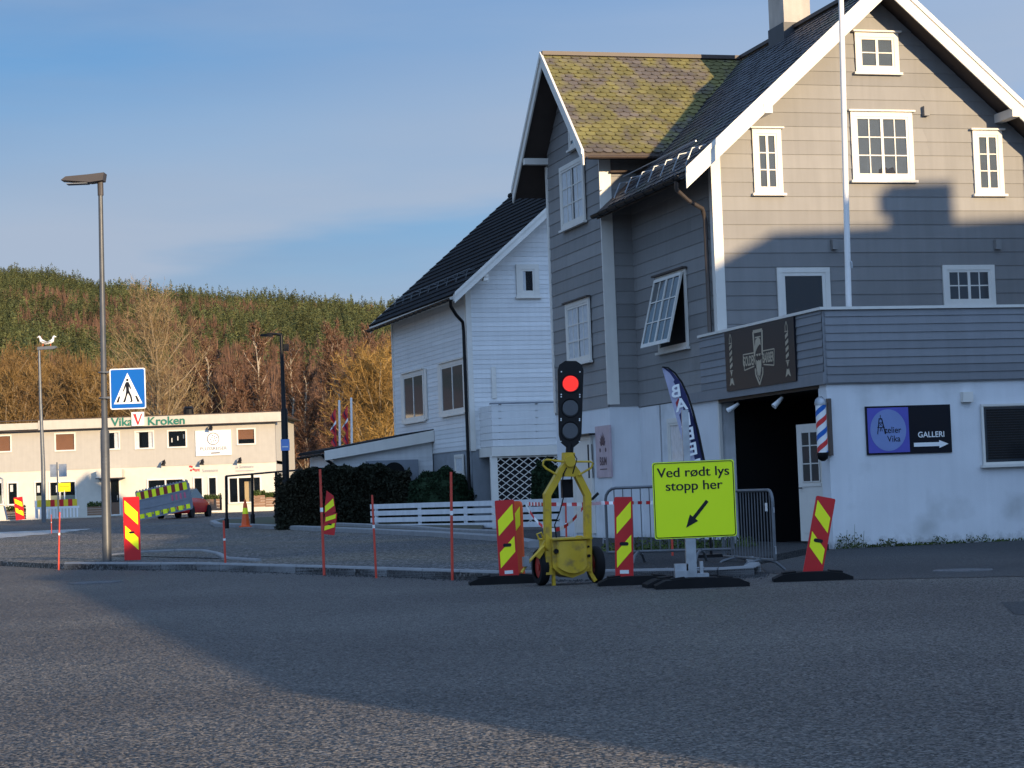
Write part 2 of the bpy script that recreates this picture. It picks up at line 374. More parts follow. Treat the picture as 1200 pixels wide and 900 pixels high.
sideroad = drape('forecourt', [(3.9, 24.6), (30, 15.5), (30, 42.5), (5.6, 35.9), (3.5, 29.9), (3.3, 27.4)], .005, M['asphold'])
def kerb(name, pts, w, h, base=0, matr=None):
    mb = MB(); n = len(pts); P = [Vector((p[0], p[1])) for p in pts]
    # densify
    Q = [P[0]]
    for a, b in zip(P, P[1:]):
        k = max(1, int((b-a).length/1.0))
        for i in range(1, k+1): Q.append(a.lerp(b, i/k))
    offs = []
    for i, p in enumerate(Q):
        d = (Q[min(i+1, len(Q)-1)]-Q[max(i-1, 0)]).normalized(); nn = Vector((-d.y, d.x)); offs.append((p, p+nn*w))
    for i in range(len(Q)-1):
        a, b = offs[i]; c, d = offs[i+1]; r = random.random()
        def z(p): return gz(p.y)+base
        f = lambda p, hh: (p.x, p.y, z(p)+hh)
        g = .012
        a2 = a.lerp(c, g); c2 = c.lerp(a, g); b2 = b.lerp(d, g); d2 = d.lerp(b, g)
        ins = (b-a)*.12; 
        mb.face([f(a2, -.05), f(c2, -.05), f(c2, h-.025), f(a2, h-.025)], r)
        mb.face([f(a2, h-.025), f(c2, h-.025), f(c2+ins, h), f(a2+ins, h)], r)
        mb.face([f(a2+ins, h), f(c2+ins, h), f(d2, h), f(b2, h)], r)
        mb.face([f(b2, -.05), f(d2, -.05), f(d2, h), f(b2, h)], r)
        mb.face([f(a2, -.05), f(a2, h-.025), f(a2+ins, h), f(b2, h), f(b2, -.05)], r)
        mb.face([f(c2, -.05), f(c2, h-.025), f(c2+ins, h), f(d2, h), f(d2, -.05)], r)
    return tag(mb.build(name, matr or M['conc']), kind='structure')
kerb('kerb', k1, .16, .135)
kerb('kerb', k2, .22, .24)
kerb('kerb', [(p[0], p[1]) for p in [G(393, 623.5), G(480, 628), G(585, 636)]], .15, .3)
kerb('kerb', [(p[0], p[1]) for p in [G(130, 656.5), G(175, 652), G(205, 650.5), G(235, 651), G(252, 655), G(262, 661), G(300, 664)]], .11, .14)
drape('planting_bed', [(p[0], p[1]) for p in [G(130, 657), G(175, 652.7), G(205, 651), G(235, 651.7), G(252, 655.6), G(258, 661)]], .115, M['gravel'])
drape('planting_bed', [(p[0], p[1]) for p in [G(262, 614.4), G(250, 618), G(300, 621.5), G(350, 624), G(430, 628), G(500, 632), G(560, 637)]]+[(-1, 62), (-4, 78), (-9, 90)], .2, M['earth'])
# drains / manholes / markings
def marking(name, quads, dz=.004, matr=None):
    mb = MB()
    for q in quads: mb.face([(p[0], p[1], gz(p[1])+dz) for p in q])
    return tag(mb.build(name, matr or M['paint'], fix=False), kind='structure')
cw = []
for k in range(7):
    y0 = 74+k*1.9
    a = -30; b = -12.2-k*.85
    cw.append([(a, y0), (b, y0+1.2), (b, y0+2.1), (a, y0+.9)])
marking('road_marking', cw[:6])
a, b = G(-40, 663), G(18, 659)
marking('road_marking', [[(a.x, a.y), (b.x, b.y), (b.x, b.y+.5), (a.x, a.y+.5)]], .006)
p0, p1 = G(0, 636), G(75, 629)
def manhole(x, y, r, label):
    mb = MB(); n = 28
    mb.ring_tube([(x+r*cos(2*pi*i/n), y+r*sin(2*pi*i/n), .006) for i in range(n)], .014, 5, closed=True)
    mb.ring_tube([(x+r*.86*cos(2*pi*i/n), y+r*.86*sin(2*pi*i/n), .006) for i in range(n)], .009, 5, closed=True)
    mb.disc(x, y, r*.99, .006, .009, n=n)
    for i in range(-3, 4):
        for j in range(-3, 4):
            if i*i+j*j < 10: mb.box(x+i*r*.22-.02, x+i*r*.22+.02, y+j*r*.22-.02, y+j*r*.22+.02, .009, .014)
    return tag(mb.build('manhole_cover', mat('worn_cast_iron', (.12, .12, .125), .7, var=.2, vs=12)), label, 'manhole cover')
g = G(1128, 669); manhole(g.x, g.y, .36, 'round metal manhole cover in the asphalt before the white gallery wall')
g = G(108, 684); manhole(g.x, g.y+.3, .42, 'worn manhole cover in the road near the crossing sign lamp post')

# ------------------------------------------------------------ wall builders
def siding(mb, T, z0, z1, bh, lf, rf, lap=.018, off=0):
    z = z0
    while z < z1-.01:
        t = min(z+bh, z1); la, ra, lb, rb = lf(z), rf(z), lf(t), rf(t)
        if ra-la > .02:
            r = random.random()
            # split board into lengths
            cuts = [0, 1]
            if ra-la > 3: cuts = [0, random.uniform(.25, .75), 1]
            for c0, c1 in zip(cuts, cuts[1:]):
                rr = min(1, max(0, r+random.uniform(-.35, .35)))
                g = .0012
                A = lambda f, aa, bb: aa+(bb-aa)*f
                mb.face([T(A(c0, la, ra)+g, z, off+lap), T(A(c1, la, ra)-g, z, off+lap), T(A(c1, lb, rb)-g, t, off+.002), T(A(c0, lb, rb)+g, t, off+.002)], rr)
                mb.face([T(A(c0, la, ra)+g, z, off), T(A(c1, la, ra)-g, z, off), T(A(c1, la, ra)-g, z, off+lap), T(A(c0, la, ra)+g, z, off+lap)], 0)
        z = t
def slates(mb, O, A, S, la, ls, w, h, clip=lambda a, s: True, pointed=.35, lift=.02):
    O, A, S = Vector(O), Vector(A).normalized(), Vector(S).normalized(); Nn = A.cross(S)
    if Nn.z < 0: Nn = -Nn
    row = 0; s = 0
    while s < ls-.02:
        a = -(w/2 if row % 2 else 0)
        while a < la:
            if clip(a+w/2, s+h/2):
                a0 = max(a+.004, 0); a1 = min(a+w-.004, la)
                if a1-a0 > .03:
                    j = random.uniform(-.006, .006); lf = lift+random.uniform(-.006, .008)
                    top = min(s+h*1.15, ls)
                    P = lambda x, y, n: O+A*x+S*y+Nn*n
                    c = (a1-a0)*.28
                    pts = [P(a0, top, .004), P(a0, s+h*pointed+j, lf), P(a0+c, s+j, lf+.002), P(a1-c, s+j, lf+.002), P(a1, s+h*pointed+j, lf), P(a1, top, .004)]
                    r = random.random(); mb.face(pts, r)
                    mb.face([pts[1], pts[2], P(a0+c, s+j, 0), P(a0, s+h*pointed+j, 0)], 0); mb.face([pts[2], pts[3], P(a1-c, s+j, 0), P(a0+c, s+j, 0)], 0)
                    mb.face([pts[3], pts[4], P(a1, s+h*pointed+j, 0), P(a1-c, s+j, 0)], 0)
            a += w
        s += h; row += 1
def window(par, T, a0, a1, z0, z1, cols=2, rows=3, mull=True, trim=.10, curtain=None, sill=True, glass='glass', head=None, headm='soffit', sash=.05, name='window', inner='dark', frame='white', blind=None):
    """casing with sash, muntins; returns the frame object. T maps (a,z,out)."""
    f = MB()
    f.box(a0, a1, z1-trim, z1, .02, .062, T); f.box(a0, a1, z0, z0+trim*.9, .02, .062, T)
    f.box(a0, a0+trim, z0+trim*.9, z1-trim, .02, .060, T); f.box(a1-trim, a1, z0+trim*.9, z1-trim, .02, .060, T)
    i0, i1, j0, j1 = a0+trim, a1-trim, z0+trim*.9, z1-trim
    # sash
    f.box(i0, i1, j1-sash, j1, .02, .05, T); f.box(i0, i1, j0, j0+sash, .02, .05, T)
    f.box(i0, i0+sash, j0+sash, j1-sash, .02, .048, T); f.box(i1-sash, i1, j0+sash, j1-sash, .02, .048, T)
    g0, g1, h0, h1 = i0+sash, i1-sash, j0+sash, j1-sash
    if mull:
        mid = (g0+g1)/2; f.box(mid-sash*.6, mid+sash*.6, h0, h1, .02, .049, T)
        segs = [(g0, mid-sash*.6), (mid+sash*.6, g1)]
    else: segs = [(g0, g1)]
    for (s0, s1) in segs:
        for k in range(1, cols): 
            x = s0+(s1-s0)*k/cols; f.box(x-.012, x+.012, h0, h1, .025, .044, T)
        for k in range(1, rows):
            z = h0+(h1-h0)*k/rows; f.box(s0, s1, z-.012, z+.012, .025, .0435, T)
    fo = f.build(name, M[frame], par)
    b = MB(); b.box(g0, g1, h0, h1, .019, .024, T); b.build('room_backing', M[inner], fo)  # flat sheet coloured for the room behind; no opening is cut
    if curtain:
        c = MB(); n = 26
        for (q0, q1) in curtain:
            x0 = g0+(g1-g0)*q0; x1 = g0+(g1-g0)*q1
            for k in range(n):
                xa = x0+(x1-x0)*k/n; xb = x0+(x1-x0)*(k+1)/n
                oa = .0275+.0025*sin(k*1.3+q0*5); ob = .0275+.0025*sin((k+1)*1.3+q0*5)
                c.face([T(xa, h0, oa), T(xb, h0, ob), T(xb, h1, ob), T(xa, h1, oa)], .5)
        c.build('curtain', M['curtain'], fo, fix=False)
    if blind:
        c = MB(); c.box(g0, g1, h0+(h1-h0)*blind, h1, .025, .03, T); c.build('blind', M['brownblind'], fo)
    gl = MB(); gl.face([T(g0, h0, .034), T(g1, h0, .034), T(g1, h1, .034), T(g0, h1, .034)]); gl.build('pane', M['glasst' if (curtain or blind) else glass], fo, fix=False)
    if sill:
        s = MB(); s.box(a0-.05, a1+.05, z0-.05, z0, .02, .11, T); s.build('sill', M[frame], fo)
    if head:
        s = MB(); s.box(a0-.05, a1+.05, z1, z1+.035, .02, .12, T); s.build('head_flashing', M[headm], fo)
    return fo
def railbar(): pass
def gutterline(mb, p, q, r=.06):
    p, q = Vector(p), Vector(q); n = 8; d = (q-p).normalized(); s = Vector((0, 0, 1)).cross(d).normalized()
    pr = [(s*cos(a)*r+Vector((0, 0, sin(a)*r))) for a in [pi+pi*k/n for k in range(n+1)]]
    st = len(mb.v)
    for e in pr: mb.v += [tuple(p+e), tuple(q+e)]
    for k in range(n): mb.f.append((st+2*k, st+2*k+1, st+2*k+3, st+2*k+2)); mb.r.append(.5)
    mb.ring_tube([p+pr[0], q+pr[0]], r*.16, 5); mb.ring_tube([p+pr[-1], q+pr[-1]], r*.16, 5)
    L = (q-p).length; k = 0
    while k*.6+.3 < L:
        c = p+d*(k*.6+.3); mb.ring_tube([c+e*1.05 for e in pr], r*.14, 4); k += 1

# ------------------------------------------------------------ grey house
YAW = R(15.6)
C0 = atG(977, 643.7)
HF = Frame((C0.x, C0.y, 0), YAW)
gh = root('grey_house', (C0.x, C0.y, 0), YAW, 'large grey clapboard house with mossy wing roof, white barge boards and a barber shop below', 'house')
UC = 3.68; ZR = 11.31; SL = .88; VF = 5.01; VB = 4.3; VEND = 14.9; UR = 2*UC
def ztop(u): return ZR-SL*abs(u-UC)
WC = 12.1; WS = .96; UW = -.70; WV0, WV1 = 10.0, 14.1
def zw(v): return ZR-WS*abs(v-WC)
EV = -.83
# core walls (dark backing prisms)
mb = MB()
mb.poly([(0.03, 2.9), (UR-.03, 2.9), (UR-.03, ztop(0)-.25), (UC, ZR-.25), (.03, ztop(0)-.25)], -(VF+.03), -VEND, TRW(0))
mb.build('wall_core', M['greyrail'], gh)
mb = MB()
mb.poly([(WV0+.03, .0), (WV1-.03, .0), (WV1-.03, zw(WV1)-.22), (WC, ZR-.24), (WV0+.03, zw(WV0)-.22)], -(UW+.03), -3.5, TLW(0))
mb.build('wall_core', M['greyrail'], gh)
lim = lambda z: max(0, UC-(ZR-.22-z)/SL); rim = lambda z: min(UR, UC+(ZR-.22-z)/SL)
mb = MB(); siding(mb, TRW(VF), 2.95, ZR-.25, .285, lim, rim); mb.build('gable_siding', M['grey'], gh, fix=False)
mb = MB(); siding(mb, TLW(0), 2.98, 7.9, .285, lambda z: VF+0, lambda z: WV0)
mb.build('side_siding', M['grey'], gh, fix=False)
mb = MB(); wl = lambda z: max(WV0, WC-(ZR-.22-z)/WS); wr = lambda z: min(WV1, WC+(ZR-.22-z)/WS)
siding(mb, TLW(UW), 3.0, ZR-.25, .285, wl, wr)
mb.build('wing_front_siding', M['grey'], gh, fix=False); mb = MB()
siding(mb, TRW(WV0), 3.0, 9.05, .285, lambda z: UW, lambda z: 0.0 if z < 7.6 else min(3.0, UC-(ZR-z)/SL+.15))
mb.build('wing_siding', M['grey'], gh, fix=False)
# rendered base
mb = MB()
mb.box(UW+.0, 0.05, WV0, WV1, -.1, 3.0); mb.box(0, UR, 8.6, VEND, -.1, 2.96); mb.box(0, .35, 5.25, 8.7, -.1, 2.96)
mb.box(.0, UR, 0, .35, -.1, 2.9)
mb.box(UR-.3, UR, .35, VEND, -.1, 2.9); 
mb.build('rendered_base', M['render'], gh)
# entrance recess
mb = MB(); mb.box(.35, 3.6, 5.3, 5.4, 0, 2.9); mb.box(3.2, 3.3, .35, 5.3, 0, 2.9); mb.box(.0, UR, .3, 5.2, 2.82, 2.9); mb.box(2.0, 3.3, .36, 1.5, 0, 2.82)
mb.build('entrance_recess', M['black'], gh)
mb = MB(); mb.box(0, .06, 5.19, 5.26, 0, 2.9); mb.build('recess_jamb', M['white'], gh)
# door standing at an angle in the recess
dr = MB(); 
DT = lambda a, z, o: (.42+a*cos(R(40))+o*sin(R(40))*0, 2.1-a*sin(R(40))*0.98-o, .1+z)
DA, DB = HF.onV(935, 493, 2.2), HF.onV(967, 493, 1.3)
ua, ub = DA.x, DB.x
dd = Vector((ub-ua, 1.3-2.2, 0)); dn = Vector((dd.y, -dd.x, 0)).normalized()
DL = dd.length; dd.normalize(); Dn = dn if dn.y < 0 else -dn
DT = lambda a, z, o: (ua+dd.x*a+Dn.x*o, 2.2+dd.y*a+Dn.y*o, .1+z)
dr.box(0, DL, 0, 2.15, 0, .045, DT)
for bx in ((.14, DL-.14, .15, .72), ): dr.box(*bx, .045, .055, DT)
dr.box(.14, DL-.14, 1.0, 1.05, .045, .06, DT)
for k in range(3):
    dr.box(.16, DL-.16, 1.08+k*.33, 1.10+k*.33, .045, .062, DT)
dr.box(DL/2-.02, DL/2+.02, 1.08, 2.0, .045, .064, DT); dr.box(.16, .19, 1.08, 2.0, .045, .0625, DT); dr.box(DL-.19, DL-.16, 1.08, 2.0, .045, .0625, DT)
do = dr.build('door', M['white'], gh)
MB().box(.17, DL-.17, 1.09, 1.99, .045, .052, DT).build('door_glass', M['glass'], do)
MB().ring_tube([DT(.07, .98, .05), DT(.07, .98, .1), DT(.19, .98, .1)], .012, 6).build('handle', M['black'], do)
# balcony / terrace parapet
bz0, bz1 = 2.88, 4.2
mb = MB()
siding(mb, TRW(0), bz0+.02, bz1-.02, .145, lambda z: -.0, lambda z: 9.2, .02, .05)
siding(mb, TLW(0), bz0+.22, bz1-.02, .145, lambda z: -.05, lambda z: 5.95, .02, .05)
mb.box(-.05, 9.2, -.05, .06, bz0, bz0+.02); mb.box(-.075, -.02, -.05, 6.7, bz0, bz0+.21)
mb.box(-.049, 9.2, -.049, .05, bz0+.01, bz1-.02); mb.box(-.049, .05, .05, 5.95, bz0+.21, bz1-.02)
mb.build('balcony_parapet', M['greyrail'], gh, fix=False)
mb = MB(); mb.box(-.1, 9.2, -.1, .12, bz1-.02, bz1+.03); mb.box(-.1, .1, .12, 5.97, bz1-.02, bz1+.03)
mb.build('parapet_cap', M['white'], gh)
mb = MB(); mb.box(.05, 9.2, .06, VF, 2.9, 3.05); mb.build('terrace_floor', M['conc'], gh)
# corner boards
mb = MB(); mb.poly([(-.032, VF-.032), (.17, VF-.032), (.17, VF+.01), (0, VF+.01), (0, VF+.13), (-.032, VF+.13)], 3.05, 7.9)
mb.box(UR-.17, UR+.03, VF-.032, VF+.02, 3.05, 7.95)
mb.box(UW-.03, UW+.24, WV0-.032, WV0+.01, 3.05, 9.0)
mb.box(UW-.034, UW+.1, WV1-.1, WV1+.03, 3.05, 9.0)
build_split(mb, 'corner_board', M['white'], gh)
# roofs: slabs
def slab(mb, pts, th, n=None):
    P = [Vector(p) for p in pts]; nn = (P[1]-P[0]).cross(P[2]-P[0]).normalized()
    if nn.z < 0: nn = -nn
    k = len(P); st = len(mb.v); mb.v += [tuple(p) for p in P]+[tuple(p-Vector((0, 0, th))) for p in P]
    mb.f.append(tuple(range(st, st+k))); mb.f.append(tuple(range(st+k, st+2*k))[::-1]); mb.r += [.5, .5]
    for i in range(k):
        j = (i+1) % k; mb.f.append((st+i, st+j, st+k+j, st+k+i)); mb.r.append(.5)
mb = MB()
o = .03
slab(mb, [(EV, VB, ztop(EV)-o), (EV, WV0-.04, ztop(EV)-o), (UC, WV0-.04, ZR-o), (UC, VB, ZR-o)], .16)
slab(mb, [(.05, WV0-.04, ztop(.05)-o), (.05, VEND+.3, ztop(.05)-o), (UC, VEND+.3, ZR-o), (UC, WV0-.04, ZR-o)], .16)
slab(mb, [(UC, VB, ZR-o), (UC, VEND+.3, ZR-o), (2*UC-EV, VEND+.3, ztop(EV)-o), (2*UC-EV, VB, ztop(EV)-o)], .16)
UB = -1.3; VE0 = WC-2.87; VE1 = WC+2.87
uin = lambda v: UC-(ZR-zw(v))/SL
slab(mb, [(UB, VE0, zw(VE0)-o), (uin(VE0)+.05, VE0, zw(VE0)-o), (UC, WC, ZR-o), (UB, WC, ZR-o)], .15)
slab(mb, [(UB, WC, ZR-o), (UC, WC, ZR-o), (uin(VE1)+.05, VE1, zw(VE1)-o), (UB, VE1, zw(VE1)-o)], .15)
rf = mb.build('roof', M['soffit'], gh)
mb = MB(); sv = Vector((1, 0, SL)).normalized(); lsl = (UC-EV)/sv.x
def clipmain(a, s):
    u = EV+s*sv.x; v = VB+a
    return not (VE0 < v < VE1 and zw(v) > ztop(u)+.02) and not (v > WV0-.05 and u < .1)
slates(mb, (EV-.02, VB, ztop(EV)-.03), (0, 1, 0), sv, VEND+.3-VB, lsl, .22, .19, clipmain)
sv2 = Vector((-1, 0, SL)).normalized()
slates(mb, (2*UC-EV+.02, VB, ztop(EV)-.03), (0, 1, 0), sv2, VEND+.3-VB, lsl, .3, .25)
mb.build('slates', M['slate'], rf, fix=False)
mb = MB(); sw = Vector((0, 1, WS)).normalized(); lsw = (WC-VE0)/sw.y
slates(mb, (UB, VE0-.02, zw(VE0)-.03), (1, 0, 0), sw, UC-UB, lsw, .225, .16, lambda a, s: ztop(UB+a) < zw(VE0+s*sw.y)+.04)
sw3 = Vector((0, -1, WS)).normalized()
slates(mb, (UB, VE1+.02, zw(VE1)-.03), (1, 0, 0), sw3, UC-UB, lsw, .3, .25, lambda a, s: ztop(UB+a) < zw(VE1-s*sw.y)+.04)
mb.build('mossy_slates', M['moss'], rf, fix=False)
mb = MB(); mb.box(UB-.02, UC-.1, WC-.09, WC+.09, ZR-.02, ZR+.07); mb.box(UC-.09, UC+.09, VB-.02, VEND+.3, ZR, ZR+.08)
mb.build('ridge_cap', M['brownmetal'], rf)
# barge boards
def barge(mb, fn, a0, a1, apex, T, o0, o1, drop=.36, over=.03):
    for s0, s1 in ((a0, apex), (apex, a1)):
        if s1-s0 < .01: continue
        mb.poly([(s0, fn(s0)+over), (s1, fn(s1)+over), (s1, fn(s1)-drop), (s0, fn(s0)-drop)], o0, o1, T)
        mb.poly([(s0, fn(s0)+over+.03), (s1, fn(s1)+over+.03), (s1, fn(s1)+over-.09), (s0, fn(s0)+over-.09)], o1, o1+.03, T)
for aa_ in ((EV, UC, UC), (UC, 2*UC-EV, UC)):
    mb = MB(); barge(mb, ztop, aa_[0], aa_[1], UC, TRW(VB), 0, .035); mb.build('barge_board', M['white'], rf)
for aa_ in ((VE0, WC), (WC, VE1)):
    mb = MB(); barge(mb, zw, aa_[0], aa_[1], WC, TLW(UB), 0, .035, .30); mb.build('barge_board', M['white'], rf)
# rafters/brackets under the barge
mb = MB()
for u in (.95, 2*UC-.95):
    mb.box(u-.09, u+.09, VB-.05, VF, ztop(u)-.42, ztop(u)-.24)
mb.box(UB-.0, UW, WV0+.05, WV0+.2, zw(WV0)-.35, zw(WV0)-.2)
mb.box(UB-.0, UW, WV1-.2, WV1-.05, zw(WV1)-.35, zw(WV1)-.2)
build_split(mb, 'purlin_end', M['white'], rf)
# dark fascia and gutters
mb = MB(); gutterline(mb, (EV-.07, VB+.05, ztop(EV)-.1), (EV-.07, WV0+.0, ztop(EV)-.1), .07); mb.build('gutter', M['black'], gh)
mb = MB(); gutterline(mb, (UB+.05, VE0-.08, zw(VE0)-.12), (uin(VE0)+.1, VE0-.08, zw(VE0)-.1), .06)
mb.build('gutter', M['brownmetal'], gh); mb = MB(); gutterline(mb, (UW+.2, WV0-.1, zw(VE0)-.32), (1.2, WV0-.1, zw(VE0)-.30), .045); mb.build('gutter', M['brownmetal'], gh)
mb = MB(); mb.ring_tube([(EV-.07, VB+.35, ztop(EV)-.15), (EV-.05, VB+.4, ztop(EV)-.32), (EV+.25, VB+.6, ztop(EV)-.5), (-.16, VF+.2, ztop(EV)-.62), (-.08, VF+.28, ztop(EV)-.85), (-.08, VF+.28, 4.25)], .045, 8); mb.build('downpipe', M['copper'], gh, smooth=True)
# snow guard
mb = MB()
for kk in (0.0, .14):
    u = EV+.45; z = ztop(u)+.10+kk; mb.tube((u-.02-kk*.5, VB+.3, z), (u-.02-kk*.5, WV0-.9, z), .014, n=5)
for i in range(7):
    v = VB+.5+i*.75; u = EV+.45; mb.ring_tube([(u+.2, v, ztop(u+.2)+.02), (u-.1, v, ztop(u-.1)+.22), (u-.25, v, ztop(u-.25)+.02)], .014, 5)
mb.build('snow_guard', M['galv'], gh)
# chimney
ch = MB(); cu0, cu1, cv0, cv1 = 3.40, 4.04, 8.9, 9.75
ch.box(cu0, cu1, cv0, cv1, 10.6, 13.2); ch.box(cu0-.06, cu1+.06, cv0-.06, cv1+.06, 13.0, 13.15)
cho = ch.build('chimney', M['cinder'], rf)
MB().box(cu0-.025, cu1+.025, cv0-.025, cv1+.025, 10.5, 11.45).build('flashing', M['flash'], cho)
# windows on the gable wall
def wR(p0, p1, v, **k):
    a = HF.onV(*p0, v); b = HF.onV(*p1, v); return window(gh, TRW(v), a.x, b.x, b.z, a.z, **k)
wR((1000, 38), (1053, 86), VF, cols=1, rows=2, head=True, headm='white', inner='panegrey', glass='glasst')
bw_ = wR((995, 131), (1071, 212), VF, cols=2, rows=3, head=True, headm='white', inner='panegrey', glass='glasst')
wR((880, 151), (917, 227), VF, cols=1, rows=3, head=True, headm='white', sash=.045, inner='panegrey', glass='glasst')
wR((1138, 153), (1176, 228), VF, cols=1, rows=3, head=True, headm='white', sash=.045, inner='panegrey', glass='glasst')
wR((1103, 311), (1166, 358), VF, cols=2, rows=2)
wr_ = wR((909, 314), (974, 385), VF, cols=1, rows=1, mull=False, sash=.07, name='balcony_door')
q = HF.onV(1040, 201, VF)
MB().poly([(q.x-.22, q.z-.1), (q.x-.2, q.z+.04), (q.x-.08, q.z+.1), (q.x, q.z+.05), (q.x+.12, q.z+.09), (q.x+.2, q.z-.1)], .0245, .028, TRW(VF)).build('window_plant', M['curtdark'], bw_)
# vents
mb = MB()
for p in ((1083, 131), (976, 287), (1167, 287)):
    q = HF.onV(*p, VF); mb.box(q.x-.06, q.x+.06, q.z-.1, q.z+.1, .02, .13, TRW(VF))
build_split(mb, 'vent_cover', M['grey'], gh)
# wing windows
def wL(p0, p1, u, **k):     # p0 = upper left px, p1 = lower right px
    a = HF.onU(*p0, u); b = HF.onU(*p1, u); return window(gh, TLW(u), b.y, a.y, b.z, a.z, **k)
wL((657.5, 197.5), (688, 258), UW-.02, cols=2, rows=3, curtain=[(0, .42), (.58, 1)], headm='soffit')
wL((664.5, 357), (695, 422), UW-.02, cols=2, rows=3, curtain=[(0, .45), (.55, 1)], head=True)
a = HF.onU(655, 150, UW); window(gh, TLW(UW-.02), 11.35, 12.0, 9.05, 9.75, cols=1, rows=1, mull=False, trim=.07)
# lower wing: white door with glass, blind window panel
a, b = HF.onU(672, 512, UW), HF.onU(699, 625, UW)
dm_ = MB(); Td = TLW(UW); dm_.box(b.y, a.y, b.z, a.z, .005, .03, Td); dm_.box(b.y, b.y+.09, b.z, a.z, .03, .06, Td); dm_.box(a.y-.09, a.y, b.z, a.z, .03, .06, Td); dm_.box(b.y+.09, a.y-.09, a.z-.1, a.z, .03, .059, Td)
dm_.box(b.y+.14, a.y-.14, b.z+.15, b.z+.7, .03, .04, Td); fo = dm_.build('door', M['white'], gh)
a, b = HF.onU(690, 521, UW), HF.onU(697, 560, UW)
MB().box(b.y, a.y, b.z, a.z, .03, .04, TLW(UW)).build('door_glass', M['dark'], fo)
g = MB(); g.box((a.y+b.y)/2-.02, (a.y+b.y)/2+.02, b.z, a.z, .04, .05, TLW(UW)); g.box(b.y, (a.y+b.y)/2-.02, (a.z+b.z)/2-.02, (a.z+b.z)/2+.02, .04, .05, TLW(UW)); g.build('glazing_bar', M['white'], fo)
MB().box(b.y-.25, a.y+.6, 2.42, 2.46, .03, .18, TLW(UW)).build('door_drip', M['black'], fo)
# window beside the flag
wL((784, 491), (806, 546), 0, cols=1, rows=1, mull=False, curtain=[(0, 1)])
# black-blind window at the right
a, b = HF.onV(1148, 474, 0), HF.onV(1260, 541, 0)
fo = window(gh, TRW(0), a.x, b.x+.6, b.z, a.z, cols=1, rows=1, mull=False, trim=.035, sash=.012)
mb = MB(); z = b.z+.1
while z < a.z-.1: mb.box(a.x+.1, b.x+.5, z, z+.03, .035, .045, TRW(0)); z += .045
mb.build('blind', M['black'], fo)
MB().box(2.58, 2.78, 2.5, 2.68, 0, .1, TRW(0)).build('vent_cover', M['white'], gh)
# open top-hung window on the side wall
a, b = HF.onU(773, 334, 0), HF.onU(809, 406, 0)
f = MB(); T = TLW(0); A0, A1, Z0, Z1 = b.y, a.y+.1, b.z, b.z+1.62
t = .1
f.box(A0, A1, Z1-t, Z1, .02, .06, T); f.box(A0, A1, Z0, Z0+t, .02, .06, T); f.box(A0, A0+t, Z0+t, Z1-t, .02, .058, T); f.box(A1-t, A1, Z0+t, Z1-t, .02, .058, T)
fo = f.build('window', M['white'], gh)
MB().box(A0+t, A1-t, Z0+t, Z1-t, .019, .024, T).build('room_backing', M['dark'], fo)  # black sheet on the wall, the unlit opening put into its colour
MB().box(A0-.05, A1+.05, Z0-.05, Z0, .02, .12, T).build('sill', M['white'], fo); MB().box(A0-.05, A1+.05, Z1, Z1+.04, .02, .14, T).build('head_flashing', M['soffit'], fo)
th = R(14); zc = Z1-t*.6; H = Z1-Z0-t*1.2
TS = lambda a, z, o: (-.07-(-z)*sin(th)-o*cos(th), a, zc+z*cos(th)-o*sin(th)*-1*0-0*o)
s = MB(); w0, w1 = A0+t*.6, A1-t*.6
def TSf(a, z, o): return (-.07+z*sin(th)*1-o*cos(th), a, zc+z*cos(th)+o*sin(th)*.0)
s.box(w0, w1, -.07, 0, 0, .05, TSf); s.box(w0, w1, -H, -H+.08, 0, .05, TSf); s.box(w0, w0+.06, -H+.08, -.07, 0, .048, TSf); s.box(w1-.06, w1, -H+.08, -.07, 0, .048, TSf)
mid = (w0+w1)/2; s.box(mid-.035, mid+.035, -H+.08, -.07, 0, .049, TSf)
for q0, q1 in ((w0+.06, mid-.035), (mid+.035, w1-.06)):
    x = (q0+q1)/2; s.box(x-.012, x+.012, -H+.08, -.07, .01, .045, TSf)
    for k in (1, 2): z = -H+.08+(H-.15)*k/3; s.box(q0, q1, z-.012, z+.012, .01, .0445, TSf)
sa = s.build('open_sash', M['white'], fo)
MB().box(w0+.06, w1-.06, -H+.08, -.07, .02, .026, TSf).build('pane', M['glass'], sa)

# ---------------- things on the grey house (top-level)
FO = lambda: (C0.x, C0.y, 0)
# flag pole (rises in front of the gable)
pf = HF.onV(993, 360, .35)
mb = MB(); mb.ring_tube([(pf.x, .35, 3.0), (pf.x+.09, .35, 7), (pf.x+.19, .35, 11.5)], [.055, .052, .045], 12)
fp = mb.build('flagpole', M['wpole'], smooth=True); fp.location = FO(); fp.rotation_euler = (0, 0, YAW)
tag(fp, 'white flagpole standing on the balcony before the sunlit gable', 'flagpole')
MB().ring_tube([(pf.x+.07, .33, 5.1), (pf.x+.1, .3, 5.05), (pf.x+.1, .3, 4.95)], .015, 6).build('cleat', M['galv'], fp)
def holder(name, label, cat, group=None): return root(name, FO(), YAW, label, cat, group)
